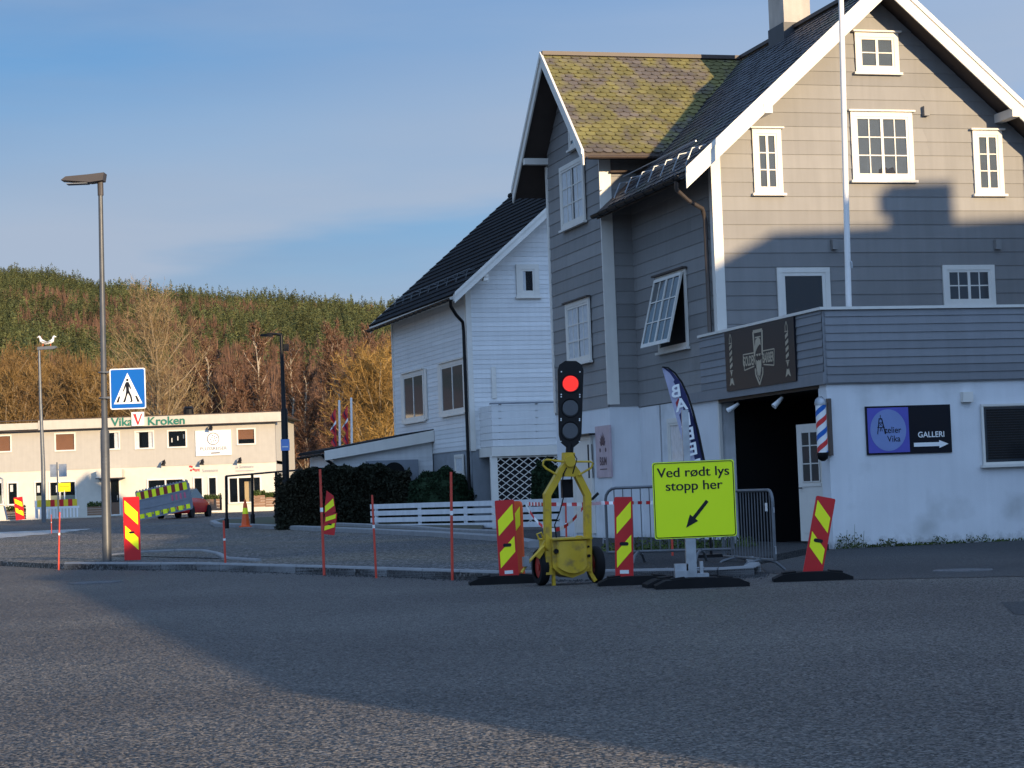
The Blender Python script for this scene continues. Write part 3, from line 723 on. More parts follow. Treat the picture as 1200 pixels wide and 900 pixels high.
# barber shop sign board
sg = holder('shop_sign', 'black shop sign with gold bearded face and GOLDEN BARBER banner on balcony side', 'shop sign')
a, b = HF.onU(850, 389, -.08), HF.onU(934.5, 447, -.08)
sy0, sy1, sz0, sz1 = b.y, a.y, (b.z+HF.onU(852, 458, -.08).z)/2, (a.z+HF.onU(933, 371, -.08).z)/2
sW, sH = sy1-sy0, sz1-sz0
T = TLX(-.075, sy1, sz0)
MB().box(0, sW, 0, sH, 0, .03, T).build('board', M['blk'], sg)
g = MB(); cx = sW*.5; o0, o1 = .03, .034
def U_(x, y): return (x*sW, y*sH)
def band(pts, w):   # outline stroke
    for (x0, y0), (x1, y1) in zip(pts, pts[1:]):
        d = Vector((x1-x0, y1-y0)).normalized(); n = Vector((-d.y, d.x))*w/2
        g.poly([(x0+n.x, y0+n.y), (x1+n.x, y1+n.y), (x1-n.x, y1-n.y), (x0-n.x, y0-n.y)], o0, o1, T)
sx = lambda f: cx+f*sH
band([(sx(-.16), .50*sH), (sx(-.19), .90*sH), (sx(.19), .90*sH), (sx(.16), .50*sH)], .06)
band([(sx(-.12), .80*sH), (sx(.12), .80*sH)], .025)
band([(sx(-.16), .30*sH), (sx(-.15), .20*sH), (sx(0), .03*sH), (sx(.15), .20*sH), (sx(.16), .30*sH)], .045)
band([(sx(-.10), .28*sH), (sx(-.09), .22*sH), (sx(0), .11*sH), (sx(.08), .26*sH)], .02)
band([(sx(-.20), .34*sH), (sx(-.62), .30*sH), (sx(-.66), .56*sH), (sx(-.2), .56*sH)], .022)
band([(sx(.20), .34*sH), (sx(.62), .30*sH), (sx(.66), .56*sH), (sx(.2), .56*sH)], .022)
# face: hair, brow, beard
g.poly([(sx(-.13), .55*sH), (sx(-.14), .66*sH), (sx(-.10), .76*sH), (sx(0), .80*sH), (sx(.1), .76*sH), (sx(.11), .66*sH), (sx(.07), .68*sH), (sx(-.02), .64*sH), (sx(-.08), .60*sH)], o0, o1, T)
g.poly([(sx(-.10), .53*sH), (sx(-.01), .53*sH), (sx(-.02), .50*sH), (sx(-.06), .49*sH)], o0, o1, T)
g.poly([(sx(.10), .53*sH), (sx(.01), .53*sH), (sx(.02), .50*sH), (sx(.06), .49*sH)], o0, o1, T)
g.poly([(sx(-.11), .44*sH), (sx(-.05), .41*sH), (sx(0), .43*sH), (sx(.05), .41*sH), (sx(.11), .44*sH), (sx(.10), .30*sH), (sx(.04), .19*sH), (sx(0), .17*sH), (sx(-.04), .19*sH), (sx(-.10), .30*sH)], o0, o1, T)
for ex in (.09, .90):
    x = ex*sW; w = .05*sW if 0 else .13
    for k in range(4):
        yb = (.36+k*.105)*sH; g.poly([(x-w/2, yb), (x+w/2, yb+.05*sH), (x+w/2, yb+.11*sH), (x-w/2, yb+.06*sH)], o0, o1, T)
    g.box(x-w*.6, x+w*.6, .785*sH, .80*sH, o0, o1, T); g.box(x-w*.6, x+w*.6, .325*sH, .34*sH, o0, o1, T)
    band([(x-w*.4, .80*sH), (x-w*.38, .88*sH), (x, .95*sH), (x+w*.38, .88*sH), (x+w*.4, .80*sH)], .016)
    g.poly([(x-w*.4, .32*sH), (x+w*.4, .32*sH), (x, .24*sH)], o0, o1, T)
    g.poly([(x, .19*sH), (x-w*.35, .21*sH), (x-w*.9, .08*sH), (x-w*.4, .10*sH), (x, .13*sH), (x+w*.4, .10*sH), (x+w*.9, .08*sH), (x+w*.35, .21*sH)], o0, o1, T)
g.build('gold_emblem', M['gold'], sg)
g = MB(); TT = lambda x0, y0: TLX(-.075, sy1-x0, sz0+y0)
g.text('GOLDEN', .25, TT(sx(-.40), .37*sH), .036, .008, sx=.62); g.text('BARBER', .25, TT(sx(.40), .37*sH), .036, .008, sx=.62)
g.build('lettering', M['gold'], sg, fix=False)
# gallery sign
sg = holder('gallery_sign', 'blue and black gallery sign with white arrow on the white rendered wall', 'sign')
a, b = HF.onV(1013, 476.5, 0), HF.onV(1115, 530, 0)
gw, ghh = b.x-a.x, a.z-b.z; T = TRW(0, a.x, b.z)
bd = MB().box(0, gw, 0, ghh, .0, .03, T).build('board', M['blk'], sg)
MB().box(.03, gw*.5, .03, ghh-.03, .03, .034, T).build('violet_panel', M['purple'], sg)
mc = mat('pale_blue_disc', (.20, .27, .50), .3, var=.1, vs=2)
MB().disc(gw*.255, ghh*.5, gw*.21, .034, .037, T, 40, ry=ghh*.43).build('disc', mc, sg)
g = MB(); g.text('telier', .155, TRW(0, a.x+gw*.31, b.z+ghh*.44), .040, .001, 'CENTER', .95); g.text('Vika', .155, TRW(0, a.x+gw*.315, b.z+ghh*.26), .040, .001, 'CENTER', .95)
def lat(x0, y0, x1, y1, w=.012):
    d = Vector((x1-x0, y1-y0)).normalized(); n = Vector((-d.y, d.x))*w/2
    g.poly([(x0+n.x, y0+n.y), (x1+n.x, y1+n.y), (x1-n.x, y1-n.y), (x0-n.x, y0-n.y)], .037, .040, T)
lx, ly = gw*.165, ghh*.42
lat(lx-.06, ly, lx-.02, ly+.27, .016); lat(lx+.09, ly, lx+.03, ly+.27, .02); lat(lx-.06, ly+.12, lx+.08, ly+.12); lat(lx-.03, ly+.2, lx+.05, ly+.2); lat(lx-.03, ly+.27, lx+.04, ly+.27, .02); lat(lx+.005, ly+.27, lx+.005, ly+.34); lat(lx, ly+.12, lx-.01, ly+.05); lat(lx+.02, ly+.12, lx+.03, ly+.05)
lat(lx-.04, ly+.13, lx+.04, ly+.2, .007); lat(lx+.05, ly+.13, lx-.03, ly+.2, .007)
g.build('lettering', M['blk'], sg, fix=False)
g = MB(); g.text('GALLERI', .14, TRW(0, a.x+gw*.76, b.z+ghh*.33), .033, .002); ax0, ax1, ay = gw*.55, gw*.96, ghh*.18
g.poly([(ax0, ay-.035), (ax1-.18, ay-.035), (ax1-.18, ay-.07), (ax1, ay), (ax1-.18, ay+.07), (ax1-.18, ay+.035), (ax0, ay+.035)], .03, .034, T)
g.build('lettering', M['signwhite'], sg, fix=False)
# B & M sign
sg = holder('hanging_sign', 'pale pink B and M sign board with lotus emblem beside the wing door', 'sign')
a, b = HF.onU(699, 500, UW), HF.onU(718.5, 559, UW)
bw, bh = a.y-b.y, a.z-b.z; T = TLX(UW, a.y, b.z)
MB().box(0, bw, 0, bh, .0, .04, T).build('board', mat('pink_board', (.45, .35, .38), .5, var=.15, vs=4), sg)
g = MB(); x = bw/2
for k in range(-3, 4):
    an = k*.32; hh = .34-.03*abs(k); d = Vector((sin(an), cos(an))); n = Vector((d.y, -d.x)); c = Vector((x, bh*.58))
    p = [c+d*.06, c+d*hh*.55+n*.045, c+d*hh, c+d*hh*.55-n*.045]; g.poly([tuple(q) for q in p], .04+.001*abs(k), .044+.001*abs(k), T)
g.disc(x-.2, bh*.53, .05, .04, .044, T, 12); g.disc(x+.2, bh*.53, .05, .04, .044, T, 12)
g.text('B&M', .26, TLX(UW, a.y-x, b.z+bh*.24), .044, .004); g.box(x-.25, x+.25, bh*.15, bh*.17, .04, .044, T)
g.build('lettering', mat('dull_purple_print', (.06, .03, .05), .5), sg, fix=False)
# barber pole
q = HF.onV(963, 505, -.05)
bp = holder('barber_pole', 'striped red white and blue barber pole on the corner of the white wall', 'barber pole')
px_, py_ = q.x, -.05; z0, z1 = HF.onV(964, 531, -.05).z, HF.onV(961, 474, -.05).z; r = .092
MB().ring_tube([(px_, py_, z0), (px_, py_, z1)], r, 24).build('cylinder', M['signwhite'], bp, smooth=True)
for colr, ph in (('blue', 0), ('red', .5), ('blue', 1.0), ('red', 1.5)):
    g = MB(); n = 40
    for i in range(n):
        t0, t1 = i/n, (i+1)/n
        def P(t, w):
            a_ = t*2*pi*1.0-pi*.5; zz = z0+((ph/2+t*.5) % 1)*(z1-z0)
            return a_, zz
        an0, an1 = 2*pi*t0, 2*pi*t1; hgt = (z1-z0)
        for rep in range(-1, 2):
            s0 = z0+(ph*.5+rep+t0*.5)*hgt*1.0; s1 = z0+(ph*.5+rep+t1*.5)*hgt*1.0; wv = .115*hgt
            if s0 < z0-.001 or s1+wv > z1+.001: 
                if s1+wv < z0 or s0 > z1: continue
                cl = lambda z: min(max(z, z0+.001), z1-.001)
            else: cl = lambda z: z
            rr = r+.002
            g.face([(px_+rr*cos(an0), py_+rr*sin(an0), cl(s0)), (px_+rr*cos(an1), py_+rr*sin(an1), cl(s1)), (px_+rr*cos(an1), py_+rr*sin(an1), cl(s1+wv)), (px_+rr*cos(an0), py_+rr*sin(an0), cl(s0+wv))])
    g.build(colr+'_stripe', M[colr if colr == 'blue' else 'red'], bp, fix=False)
g = MB(); g.ring_tube([(px_, py_, z0-.14), (px_, py_, z0-.1), (px_, py_, z0-.03), (px_, py_, z0+.01)], [.03, .085, .105, .105], 20)
g.build('bottom_cap', M['black'], bp, smooth=True)
g = MB(); g.ring_tube([(px_, py_, z1-.01), (px_, py_, z1+.03), (px_, py_, z1+.09), (px_, py_, z1+.14)], [.105, .105, .09, .03], 20)
g.build('top_cap', M['galv'], bp, smooth=True)
g = MB(); g.box(px_+.1, px_+.19, py_-.02, py_+.02, z0+.0, z0+.03); g.box(px_+.1, px_+.19, py_-.02, py_+.02, z1-.0, z1+.03); g.box(px_+.13, px_+.19, py_-.03, .0, z0-.05, z1+.1)
g.build('bracket', M['copper'], bp)
# spot lamps under the balcony
for px, lab in ((913, 'left white spot lamp under the balcony above the dark entrance'), (917+0, None)):
    pass
for (ppx, ppy, tilt, lab) in ((866, 475, 1, 'white spot lamp tilted left under the balcony above the dark entrance'), (917, 470, 0, 'white spot lamp hanging straight under the balcony near the barber pole')):
    q = HF.onU(ppx, ppy, .12); l = holder('spot_lamp', lab, 'spot lamp', 'spot lamps under the balcony')
    top = Vector((.12, q.y, 2.82)); e = Vector((.0-.06, q.y+.14*tilt, q.z-.1))
    MB().ring_tube([top, top+Vector((0, 0, -.06))], .03, 8).build('mount', M['black'], l)
    MB().ring_tube([top+Vector((0, 0, -.05)), top.lerp(e, .5)+Vector((0, 0, -.03)), e], [.03, .045, .06], 12).build('lamp_head', M['signwhite'], l, smooth=True)

# ------------------------------------------------------------ white house
YW = R(17.6)
CWp = atG(556, 619); CWz = gz(CWp.y)
WF = Frame((CWp.x, CWp.y, 0), YW)
wh = root('white_house', (CWp.x, CWp.y, 0), YW, 'white clapboard house with black tiled roof, lattice balcony and low annex beyond the fence', 'house')
WL = 9.7; WUC = 4.95; WSL = .86; WZE = 7.45; WEU = -.62
def wtop(u): return WZE+WSL*((WUC-WEU)-abs(u-WUC))
WZR = wtop(WUC)
mb = MB(); mb.poly([(.03, 2.5), (2*WUC-.03, 2.5), (2*WUC-.03, wtop(0)-.2), (WUC, WZR-.2), (.03, wtop(0)-.2)], -.03, -WL+.03, TRW(0)); mb.build('wall_core', M['whiteboard'], wh)
mb = MB(); siding(mb, TRW(0), 2.6, WZR-.25, .15, lambda z: max(0, WUC-(WZR-.2-z)/WSL), lambda z: min(2*WUC, WUC+(WZR-.2-z)/WSL), .014)
siding(mb, TLW(0), 2.6, 7.7, .15, lambda z: 0, lambda z: WL, .014); mb.build('siding', M['whiteboard'], wh, fix=False)
mb = MB(); mb.box(.02, 2*WUC, .02, WL, -.3, 2.58); mb.build('foundation', M['found'], wh)
mb = MB(); mb.poly([(-.035, -.035), (.14, -.035), (.14, .0), (0, 0), (0, .15), (-.035, .15)], 2.55, 7.7); mb.box(-.035, 0, WL-.13, WL+.02, 2.55, 7.6); build_split(mb, 'corner_board', M['white'], wh)
mb = MB(); V0, V1 = -.8, WL+.75
slab(mb, [(WEU, V0, wtop(WEU)), (WEU, V1, wtop(WEU)), (WUC, V1, WZR), (WUC, V0, WZR)], .16)
slab(mb, [(WUC, V0, WZR), (WUC, V1, WZR), (2*WUC-WEU, V1, wtop(WEU)), (2*WUC-WEU, V0, wtop(WEU))], .16)
wrf = mb.build('roof', M['white'], wh)
# pantile courses (each course steps, with a wave across)
mb = MB(); sv = Vector((1, 0, WSL)).normalized(); nn = Vector((-WSL, 0, 1)).normalized(); LS = (WUC-WEU)/sv.x+.05; cs = .35
s = -.05; 
while s < LS:
    t = min(s+cs, LS); v = V0; r0 = random.random()
    while v < V1-.01:
        ss = .15; v2 = min(v+ss, V1)
        def P(ss_, vv, n): return Vector((WEU, vv, wtop(WEU)))+sv*ss_+nn*n
        wv = lambda q: .03*abs(sin(q*pi/.3))
        rr = min(1, max(0, .5+random.uniform(-.5, .5)))
        mb.face([P(s, v, .05+wv(v)), P(s, v2, .05+wv(v2)), P(t, v2, .012+wv(v2)), P(t, v, .012+wv(v))], rr)
        mb.face([P(s, v, .0), P(s, v2, .0), P(s, v2, .05+wv(v2)), P(s, v, .05+wv(v))], 0)
        v = v2
    s = t
mb.build('roof_tiles', M['rooftile'], wrf, fix=False)
mb = MB(); slab(mb, [(WUC, V0, WZR+.03), (WUC, V1, WZR+.03), (2*WUC-WEU+.05, V1, wtop(WEU)+.03), (2*WUC-WEU+.05, V0, wtop(WEU)+.03)], .02); mb.ring_tube([(WUC, V0, WZR+.05), (WUC, V1, WZR+.05)], .12, 8); mb.build('ridge_tiles', M['rooftile'], wrf)
for vv_ in (V0, V1+.04):
    for aa_ in ((WEU, WUC), (WUC, 2*WUC-WEU)):
        mb = MB(); barge(mb, wtop, aa_[0], aa_[1], WUC, TRW(vv_), 0, .035, .27, .04); mb.build('barge_board', M['white'], wrf)
mb = MB()
for u in (.45, 3.1, 2*WUC-.45):
    mb.box(u-.08, u+.08, V0+.02, 0, wtop(u)-.36, wtop(u)-.16); mb.box(u-.08, u+.08, V0+.02, V0+.25, wtop(u)-.48, wtop(u)-.38)
build_split(mb, 'purlin_end', M['white'], wrf)
mb = MB(); mb.box(WEU-.03, WEU+.0, V0, V1, wtop(WEU)-.2, wtop(WEU)+.02); mb.build('fascia', M['white'], wrf)
mb = MB(); gutterline(mb, (WEU-.09, V0, wtop(WEU)-.1), (WEU-.09, V1, wtop(WEU)-.16), .075); mb.build('gutter', M['black'], wh)
mb = MB(); mb.ring_tube([(WEU-.09, V0+.15, wtop(WEU)-.15), (WEU-.07, V0+.2, wtop(WEU)-.35), (WEU+.15, V0+.4, wtop(WEU)-.6), (-.16, -.05, wtop(WEU)-.8), (-.13, -.02, wtop(WEU)-1.1), (-.12, 0.0, .3)], .055, 8); mb.build('downpipe', M['black'], wh, smooth=True)
mb = MB()
for kk in (.12, .26):
    u = WEU+.75; mb.tube((u-.03*kk, V0+.7, wtop(u)+kk), (u-.03*kk, V1-.2, wtop(u)+kk*.8), .011, n=5)
for i in range(9):
    v = V0+.9+i*1.15; u = WEU+.75; mb.ring_tube([(u+.25, v, wtop(u+.25)+.05), (u-.02, v, wtop(u)+.24), (u-.1, v, wtop(u-.1)+.05)], .011, 5)
mb.build('snow_guard', M['pole'], wh)
def wW(par, p0, p1, **k):
    a = WF.onU(*p0, 0); b = WF.onU(*p1, 0); return window(par, TLW(0), b.y, a.y, b.z, a.z, **k)
mg = mat('landscape_reflecting_glass', (.10, .08, .05), .06, var=.3, vs=4, spec=1)
for p0, p1, lab in (((517, 427), (547, 483), 0), ((473, 439), (499.5, 492), 1)):
    fo = wW(wh, p0, p1, cols=1, rows=1, trim=.12, head=True, headm='white', sash=.06, curtain=None)
    a = WF.onU(*p0, 0); b = WF.onU(*p1, 0)
    sh = MB()
    for s0, s1 in ((b.y-.32, b.y-.03), (a.y+.03, a.y+.32)):
        sh.box(s0, s1, b.z, a.z, .02, .05, TLW(0))
    build_split(sh, 'side_panel', M['white'], fo)
a, b = WF.onV(604, 310, 0), WF.onV(632, 348, 0)
window(wh, TRW(0), a.x, b.x, b.z, a.z, cols=1, rows=1, mull=False, trim=.16, curtain=[(0, .3)], sash=.06)
for p0, p1 in (((495, 537), (506, 556)), ((534, 533), (545, 556))):
    wW(wh, p0, p1, cols=1, rows=1, mull=False, trim=.08, curtain=[(0, 1)])
# blanked flue panel on gable
a = WF.onV(577, 430, 0); MB().box(a.x-.05, a.x+.1, 4.2, a.z, .016, .04, TRW(0)).build('cover_strip', M['white'], wh)
# balcony
q0, q1 = WF.onV(573, 474, -1.3), WF.onV(575, 523, -1.3)
bu0, bzt, bzb = WF.onV(575.5, 480, -1.3).x, q0.z, q1.z
mb = MB(); nb = 6; hh = (bzt-bzb)/nb
for k in range(nb):
    z = bzb+k*hh; mb.box(bu0, 5.2, -1.34, -1.30, z, z+hh-.03); mb.box(bu0-.002, bu0+.04, -1.3, 0, z, z+hh-.03)
for u in (bu0+.3, bu0+1.5, bu0+2.6): mb.box(u-.04, u+.04, -1.30, -1.24, bzb, bzt)
mb.build('balcony_board', M['whiteboard'], wh)
MB().box(bu0-.05, 5.2, -1.4, .0, bzb-.32, bzb-.03).build('balcony_floor', M['white'], wh)
MB().box(bu0-.04, 5.2, -1.38, -1.26, bzt, bzt+.05).build('balcony_rail', M['plgrey'], wh)
lz0, lz1 = WF.onV(582, 592, -1.3).z-.6, bzb-.32; lu0, lu1 = WF.onV(583, 560, -1.3).x, WF.onV(660, 560, -1.3).x
mb = MB(); mb.box(lu0-.22, lu0, -1.36, -1.26, lz0-.6, lz1); mb.box(lu1, lu1+.2, -1.36, -1.26, lz0-.6, lz1)
mb.box(lu0, lu1, -1.30, -1.28, lz1-.06, lz1)
stp = .30; w_, h_ = lu1-lu0, lz1-lz0
k = -int(h_/stp)-2
while k*stp < w_:
    for sgn in (1, -1):
        # slope .7 lines
        x0 = k*stp; pts = []
        sl_ = .72
        xs = []; 
        a_, b_ = x0, x0+h_/sl_
        ta, tb = max(0, a_), min(w_, b_)
        if tb-ta > .03:
            za, zb = (ta-a_)*sl_, (tb-a_)*sl_
            if sgn > 0: A_, B_ = (lu0+ta, -1.31, lz0+za), (lu0+tb, -1.31, lz0+zb)
            else: A_, B_ = (lu0+ta, -1.325, lz1-za), (lu0+tb, -1.325, lz1-zb)
            mb.tube(A_, B_, .016, n=4)
    k += 1
mb.build('lattice', M['white'], wh)
MB().box(lu0, lu1, -1.0, -.6, lz0-.5, lz1).build('dark_box', M['dark'], wh)  # near-black box filling the space behind the lattice
# annex with lean-to roof
va0, va1 = 4.4, 8.4
P1, P2 = WF.onV(493, 503, va0), WF.onV(380, 527, va0)
au = P2.x; az1, az0 = P1.z, P2.z
mb = MB(); aw = au+.35
ft = lambda u: az0+(az1-az0)*(u-au)/(0-au)
mb.poly([(aw, -.2), (-.02, -.2), (-.02, ft(0)-.15), (aw, ft(aw)-.15)], -va0-.25, -va1, TRW(0)); mb.build('annex_core', M['whiteboard'], wh)
mb = MB(); siding(mb, TRW(va0+.25), .1, az1, .15, lambda z: aw if z < ft(aw)-.2 else aw+(z-ft(aw)+.2)*(0-aw)/(ft(0)-ft(aw)), lambda z: -.02, .012)
siding(mb, TLW(aw), .1, ft(aw)-.15, .15, lambda z: va0+.25, lambda z: va1, .012); mb.build('annex_siding', M['whiteboard'], wh, fix=False)
mb = MB(); slab(mb, [(au, va0, ft(au)), (0, va0, ft(0)), (0, va1+.2, ft(0)), (au, va1+.2, ft(au))], .10); mb.build('annex_roof', M['rooftile'], wh)
mb = MB(); mb.poly([(au+.0, ft(au)-.04), (-.02, ft(0)-.04), (-.02, ft(0)-.42), (au+.0, ft(au)-.36)], 0, .04, TRW(va0)); mb.build('annex_barge', M['white'], wh)
mb = MB(); gutterline(mb, (au-.07, va0, ft(au)-.12), (au-.07, va1, ft(au)-.16), .07); mb.ring_tube([(au-.07, va0+.1, ft(au)-.15), (au+.1, va0+.1, ft(au)-.35), (aw-.02, va0+.15, ft(au)-.5), (aw-.05+.1, va0+.17, ft(au)-.7), (aw+.05, va0+.17, .1)], .05, 8); mb.build('annex_gutter', M['black'], wh)
q = WF.onV(463, 548, va0+.2); hp = root('heat_pump', (CWp.x, CWp.y, 0), YW, 'grey heat pump with round dark fan on the annex wall', 'heat pump')
MB().box(q.x-1.0, q.x+.75, q.z-.75, q.z+.25, .0, .28, TRW(va0+.24)).build('casing', M['plgrey'], hp)
MB().disc(q.x-.1, q.z-.2, .38, .28, .3, TRW(va0+.24)).build('fan', M['black'], hp)

# ------------------------------------------------------------ cream two-storey shop building
VY = 120.0; VZ = gz(VY)
vk = root('shop_building', (-22, VY, VZ), 0, 'cream flat roofed two storey building with green Vika Kroken lettering', 'building')
def vp(px, py, y=VY): p = atY(px, py, y); return p.x+22, p.z-VZ
T0 = lambda a, z, o: (a, -o, z)
xr, _ = vp(324, 560); zm = vp(160, 547.5)[1]; zf0 = vp(160, 500)[1]; zf1 = vp(160, 489)[1]; xl = -34
def mkwall(name, matr, z0, z1, holes, o=0, th=.35, x0=None):
    """wall pieces around openings, real holes"""
    mb = MB(); xs = sorted(set([x0 if x0 is not None else xl, xr]+[h[0] for h in holes]+[h[1] for h in holes]))
    for a, b in zip(xs, xs[1:]):
        zs = [z0]
        hs = sorted([(h[2], h[3]) for h in holes if h[0] <= a+1e-6 and h[1] >= b-1e-6])
        cur = z0
        for h0, h1 in hs:
            if h0 > cur+.01: mb.box(a, b, cur, h0, o-th, o, T0)
            cur = h1
        if z1 > cur+.01: mb.box(a, b, cur, z1, o-th, o, T0)
    return mb.build(name, matr, vk)
def rect(x0, y0, x1, y1): a = vp(x0, y0); b = vp(x1, y1); return (a[0], b[0], b[1], a[1])
up = [rect(-7, 510, 14, 530), rect(63.5, 507.5, 89, 528.5), rect(117.5, 506, 141, 527), rect(157.5, 505, 181, 526), rect(195.5, 504, 219.5, 524.5), rect(277, 502, 300, 521)]
lo = [rect(-14, 565, 4, 592), rect(8, 565, 22, 592), rect(40, 564, 53, 593), rect(57, 564, 90, 592), rect(127.5, 560, 142, 600), rect(172, 561.5, 216.5, 592), rect(226, 559, 239, 594), rect(243, 558.5, 255.5, 594), rect(267, 559, 307, 589)]
lo[4] = (lo[4][0], lo[4][1], 0.05, lo[4][3]); lo[6] = (lo[6][0], lo[6][1], 0.05, lo[6][3]); lo[7] = (lo[7][0], lo[7][1], .05, lo[7][3])
mkwall('upper_wall', M['vup'], zm, zf0, up)
mkwall('lower_wall', M['vlow'], 0, zm, lo, -.03)
mb = MB()
mb.box(xl, xr, 10, 10.3, 0, zf1-.1); mb.box(xr-.3, xr, .35, 10, 0, zf1-.1); mb.box(xl, xl+.3, .35, 10, 0, zf1-.1); mb.build('side_wall', M['vlow'], vk)
mb = MB(); mb.box(xl, xr, 4, 4.1, 0, zf1-.2); mb.box(xl, xr, .35, 4, zm-.1, zm+.1); mb.build('inner_wall', M['curtdark'], vk)
fx = vp(331, 490)[0]
mb = MB(); mb.box(vp(47, 500)[0], fx, zf0, zf1, -.5, .45, T0); mb.box(xl, vp(47, 500)[0]-.01, zf0+.05, zf1-.12, -.5, .40, T0); mb.build('fascia', M['vfas'], vk)
mb = MB(); mb.box(xl, fx, -.2, 10.4, zf1-.2, zf1-.13); mb.box(xl, fx+.02, -.47, -.30, zf1, zf1+.05); mb.box(xl, fx-.02, -.44, -.02, zf0-.04, zf0); mb.build('roof', M['soffit'], vk)
tmpx = vp(214.5, 479)[0]; g = MB(); g.ring_tube([(tmpx, 2, zf1-.2), (tmpx, 2, zf1+.45), (tmpx, 2, zf1+.5)], [.3, .3, .12], 12); g.ring_tube([(tmpx, 2, zf1+.5), (tmpx, 2, zf1+.62)], [.34, .2], 12); g.build('roof_vent', M['black'], vk)
def vwin(h, kind='dark', mulls=(), name='window', fr=.12):
    a, b, z0, z1 = h; f = MB(); o0, o1 = -.12, .03
    f.box(a-.03, b+.03, z1, z1+fr, o0, o1, T0) if 0 else None
    f.box(a, b, z1-fr*.7, z1, o0, o1, T0); f.box(a, b, z0, z0+fr*.7, o0, o1+.03, T0); f.box(a, a+fr*.7, z0+fr*.7, z1-fr*.7, o0, o1-.002, T0); f.box(b-fr*.7, b, z0+fr*.7, z1-fr*.7, o0, o1-.002, T0)
    for m_ in mulls:
        x = a+(b-a)*m_; f.box(x-.04, x+.04, z0+fr*.7, z1-fr*.7, o0, o1-.004, T0)
    fo = f.build(name, M['white'], vk)
    g = MB(); g.face([T0(a+.05, z0+.05, -.05), T0(b-.05, z0+.05, -.05), T0(b-.05, z1-.05, -.05), T0(a+.05, z1-.05, -.05)]); g.build('pane', M['glasst'], fo, fix=False)
    if kind == 'blind': MB().box(a+.06, b-.06, z0+.08, z1-.05, -.10, -.08, T0).build('blind', M['brownblind'], fo)
    if kind == 'halfblind': MB().box(a+.06, b-.06, z0+(z1-z0)*.35, z1-.05, -.10, -.08, T0).build('blind', M['brownblind'], fo)
    if kind == 'curt':
        g = MB(); g.box(a+.06, a+.25, z0+.08, z1-.05, -.12, -.09, T0); g.box(b-.35, b-.06, z0+.08, z1-.05, -.12, -.09, T0); g.build('curtain', M['curtain'], fo)
    if kind == 'lamps':
        g = MB()
        for k in range(3): x = a+(b-a)*(.2+.3*k); g.box(x-.03, x+.03, z0+.35+.1*k, z0+.6+.1*k, -.3, -.27, T0)
        g.build('hanging_lamp', M['signwhite'], fo)
    if kind == 'panel': MB().box(a+.08, b-.08, z0+.08, z0+(z1-z0)*.42, -.1, -.07, T0).build('green_panel', mat('grey_green_panel', (.22, .25, .19), .6), fo)
    if kind == 'doorw': 
        MB().box(a+.08, b-.08, z0, z0+(z1-z0)*.35, -.1, -.06, T0).build('door_panel', M['wood'], fo); MB().ring_tube([T0(b-.2, z0+.9, -.04), T0(b-.2, z0+1.2, -.04)], .02, 5).build('handle', M['galv'], fo)
    if kind == 'shop': MB().box(a+.9, b-.6, z0+.1, z1-.3, -.5, -.45, T0).build('display_panel', mat('tan_display', (.5, .38, .2), .6), fo)
    return fo
for h, k_, mm in zip(up, ('blind', 'blind', 'curt', 'curt', 'lamps', 'halfblind'), ((), (), (), (), (), ())): vwin(h, k_, mm)
for h, k_, mm, nm in zip(lo, ('panel', 'dark', 'panel', 'panel', 'doorw', 'dark', 'dark', 'dark', 'shop'), ((), (), (), (.4,), (), (.5,), (), (), (.3, .75)), ('window', 'window', 'window', 'window', 'door', 'window', 'door', 'door', 'window')):
    vwin(h, k_, mm, nm)
    if nm == 'window' and k_ in ('panel', 'dark'): 
        g = MB(); g.box(h[0]+.25*(h[1]-h[0]), h[0]+.5*(h[1]-h[0]), h[2]+.8, h[2]+1.2, -.08, -.07, T0); g.build('paper_notice', M['signwhite'], vk)
c0 = rect(116, 551, 146, 559.5); MB().box(c0[0], c0[1], c0[2], c0[3], 0, .8, T0).build('door_canopy', M['vlow'], vk)
MB().box(c0[0]-.05, c0[1]+.05, c0[2]-.05, c0[2], 0, .85, T0).build('canopy_edge', M['soffit'], vk)
# lettering on the fascia : flat sign letters are their own things
def slab_serif(txt, size, T): 
    g = MB(); g.text(txt, size, T, .02, .012, 'LEFT', 1.06); return g
def vs(name, label, cat): return root(name, (-22, VY, VZ), 0, label, cat)
fs = vs('fascia_sign', 'green Vika Kroken letters with a red V panel on the cream fascia', 'sign')
a = vp(132.5, 499.5)
g = MB(); g.text('Vika', .66, lambda x, y, o: (a[0]+x, -.47-o, a[1]+y), .03, .014, 'LEFT', 1.1)
b = vp(174.5, 498.5); g.text('Kroken', .66, lambda x, y, o: (b[0]+x, -.47-o, b[1]+y), .03, .014, 'LEFT', 1.1); g.build('lettering', M['green'], fs, fix=False)
h = rect(156, 483.5, 171, 499); MB().box(h[0], h[1], h[2], h[3], .46, .56, T0).build('panel', M['signwhite'], fs)
g = MB(); zc_ = h[2]; ww = h[1]-h[0]; x0 = h[0]
g.poly([(x0+.1, h[3]-.12), (x0+.26, h[3]-.1), (x0+.42, h[2]+.08), (x0+.34, h[2]+.05)], .56, .58, T0); g.poly([(x0+.34, h[2]+.07), (x0+.42, h[2]+.1), (x0+.66, h[3]-.06), (x0+.56, h[3]-.14)], .582, .6, T0); g.build('red_letter', M['red'], fs)
ps = vs('wall_sign', 'large white PLUSSREISER sign with round emblem on the upper wall', 'sign')
h = rect(229, 505, 271.5, 533); MB().box(h[0], h[1], h[2], h[3], .0, .08, T0).build('board', M['signwhite'], ps)
g = MB(); xc = (h[0]+h[1])/2; zc_ = h[3]-.5; g.ring_tube([(xc+.34*cos(2*pi*i/28), -.09, zc_+.34*sin(2*pi*i/28)) for i in range(28)], .022, 4, closed=True)
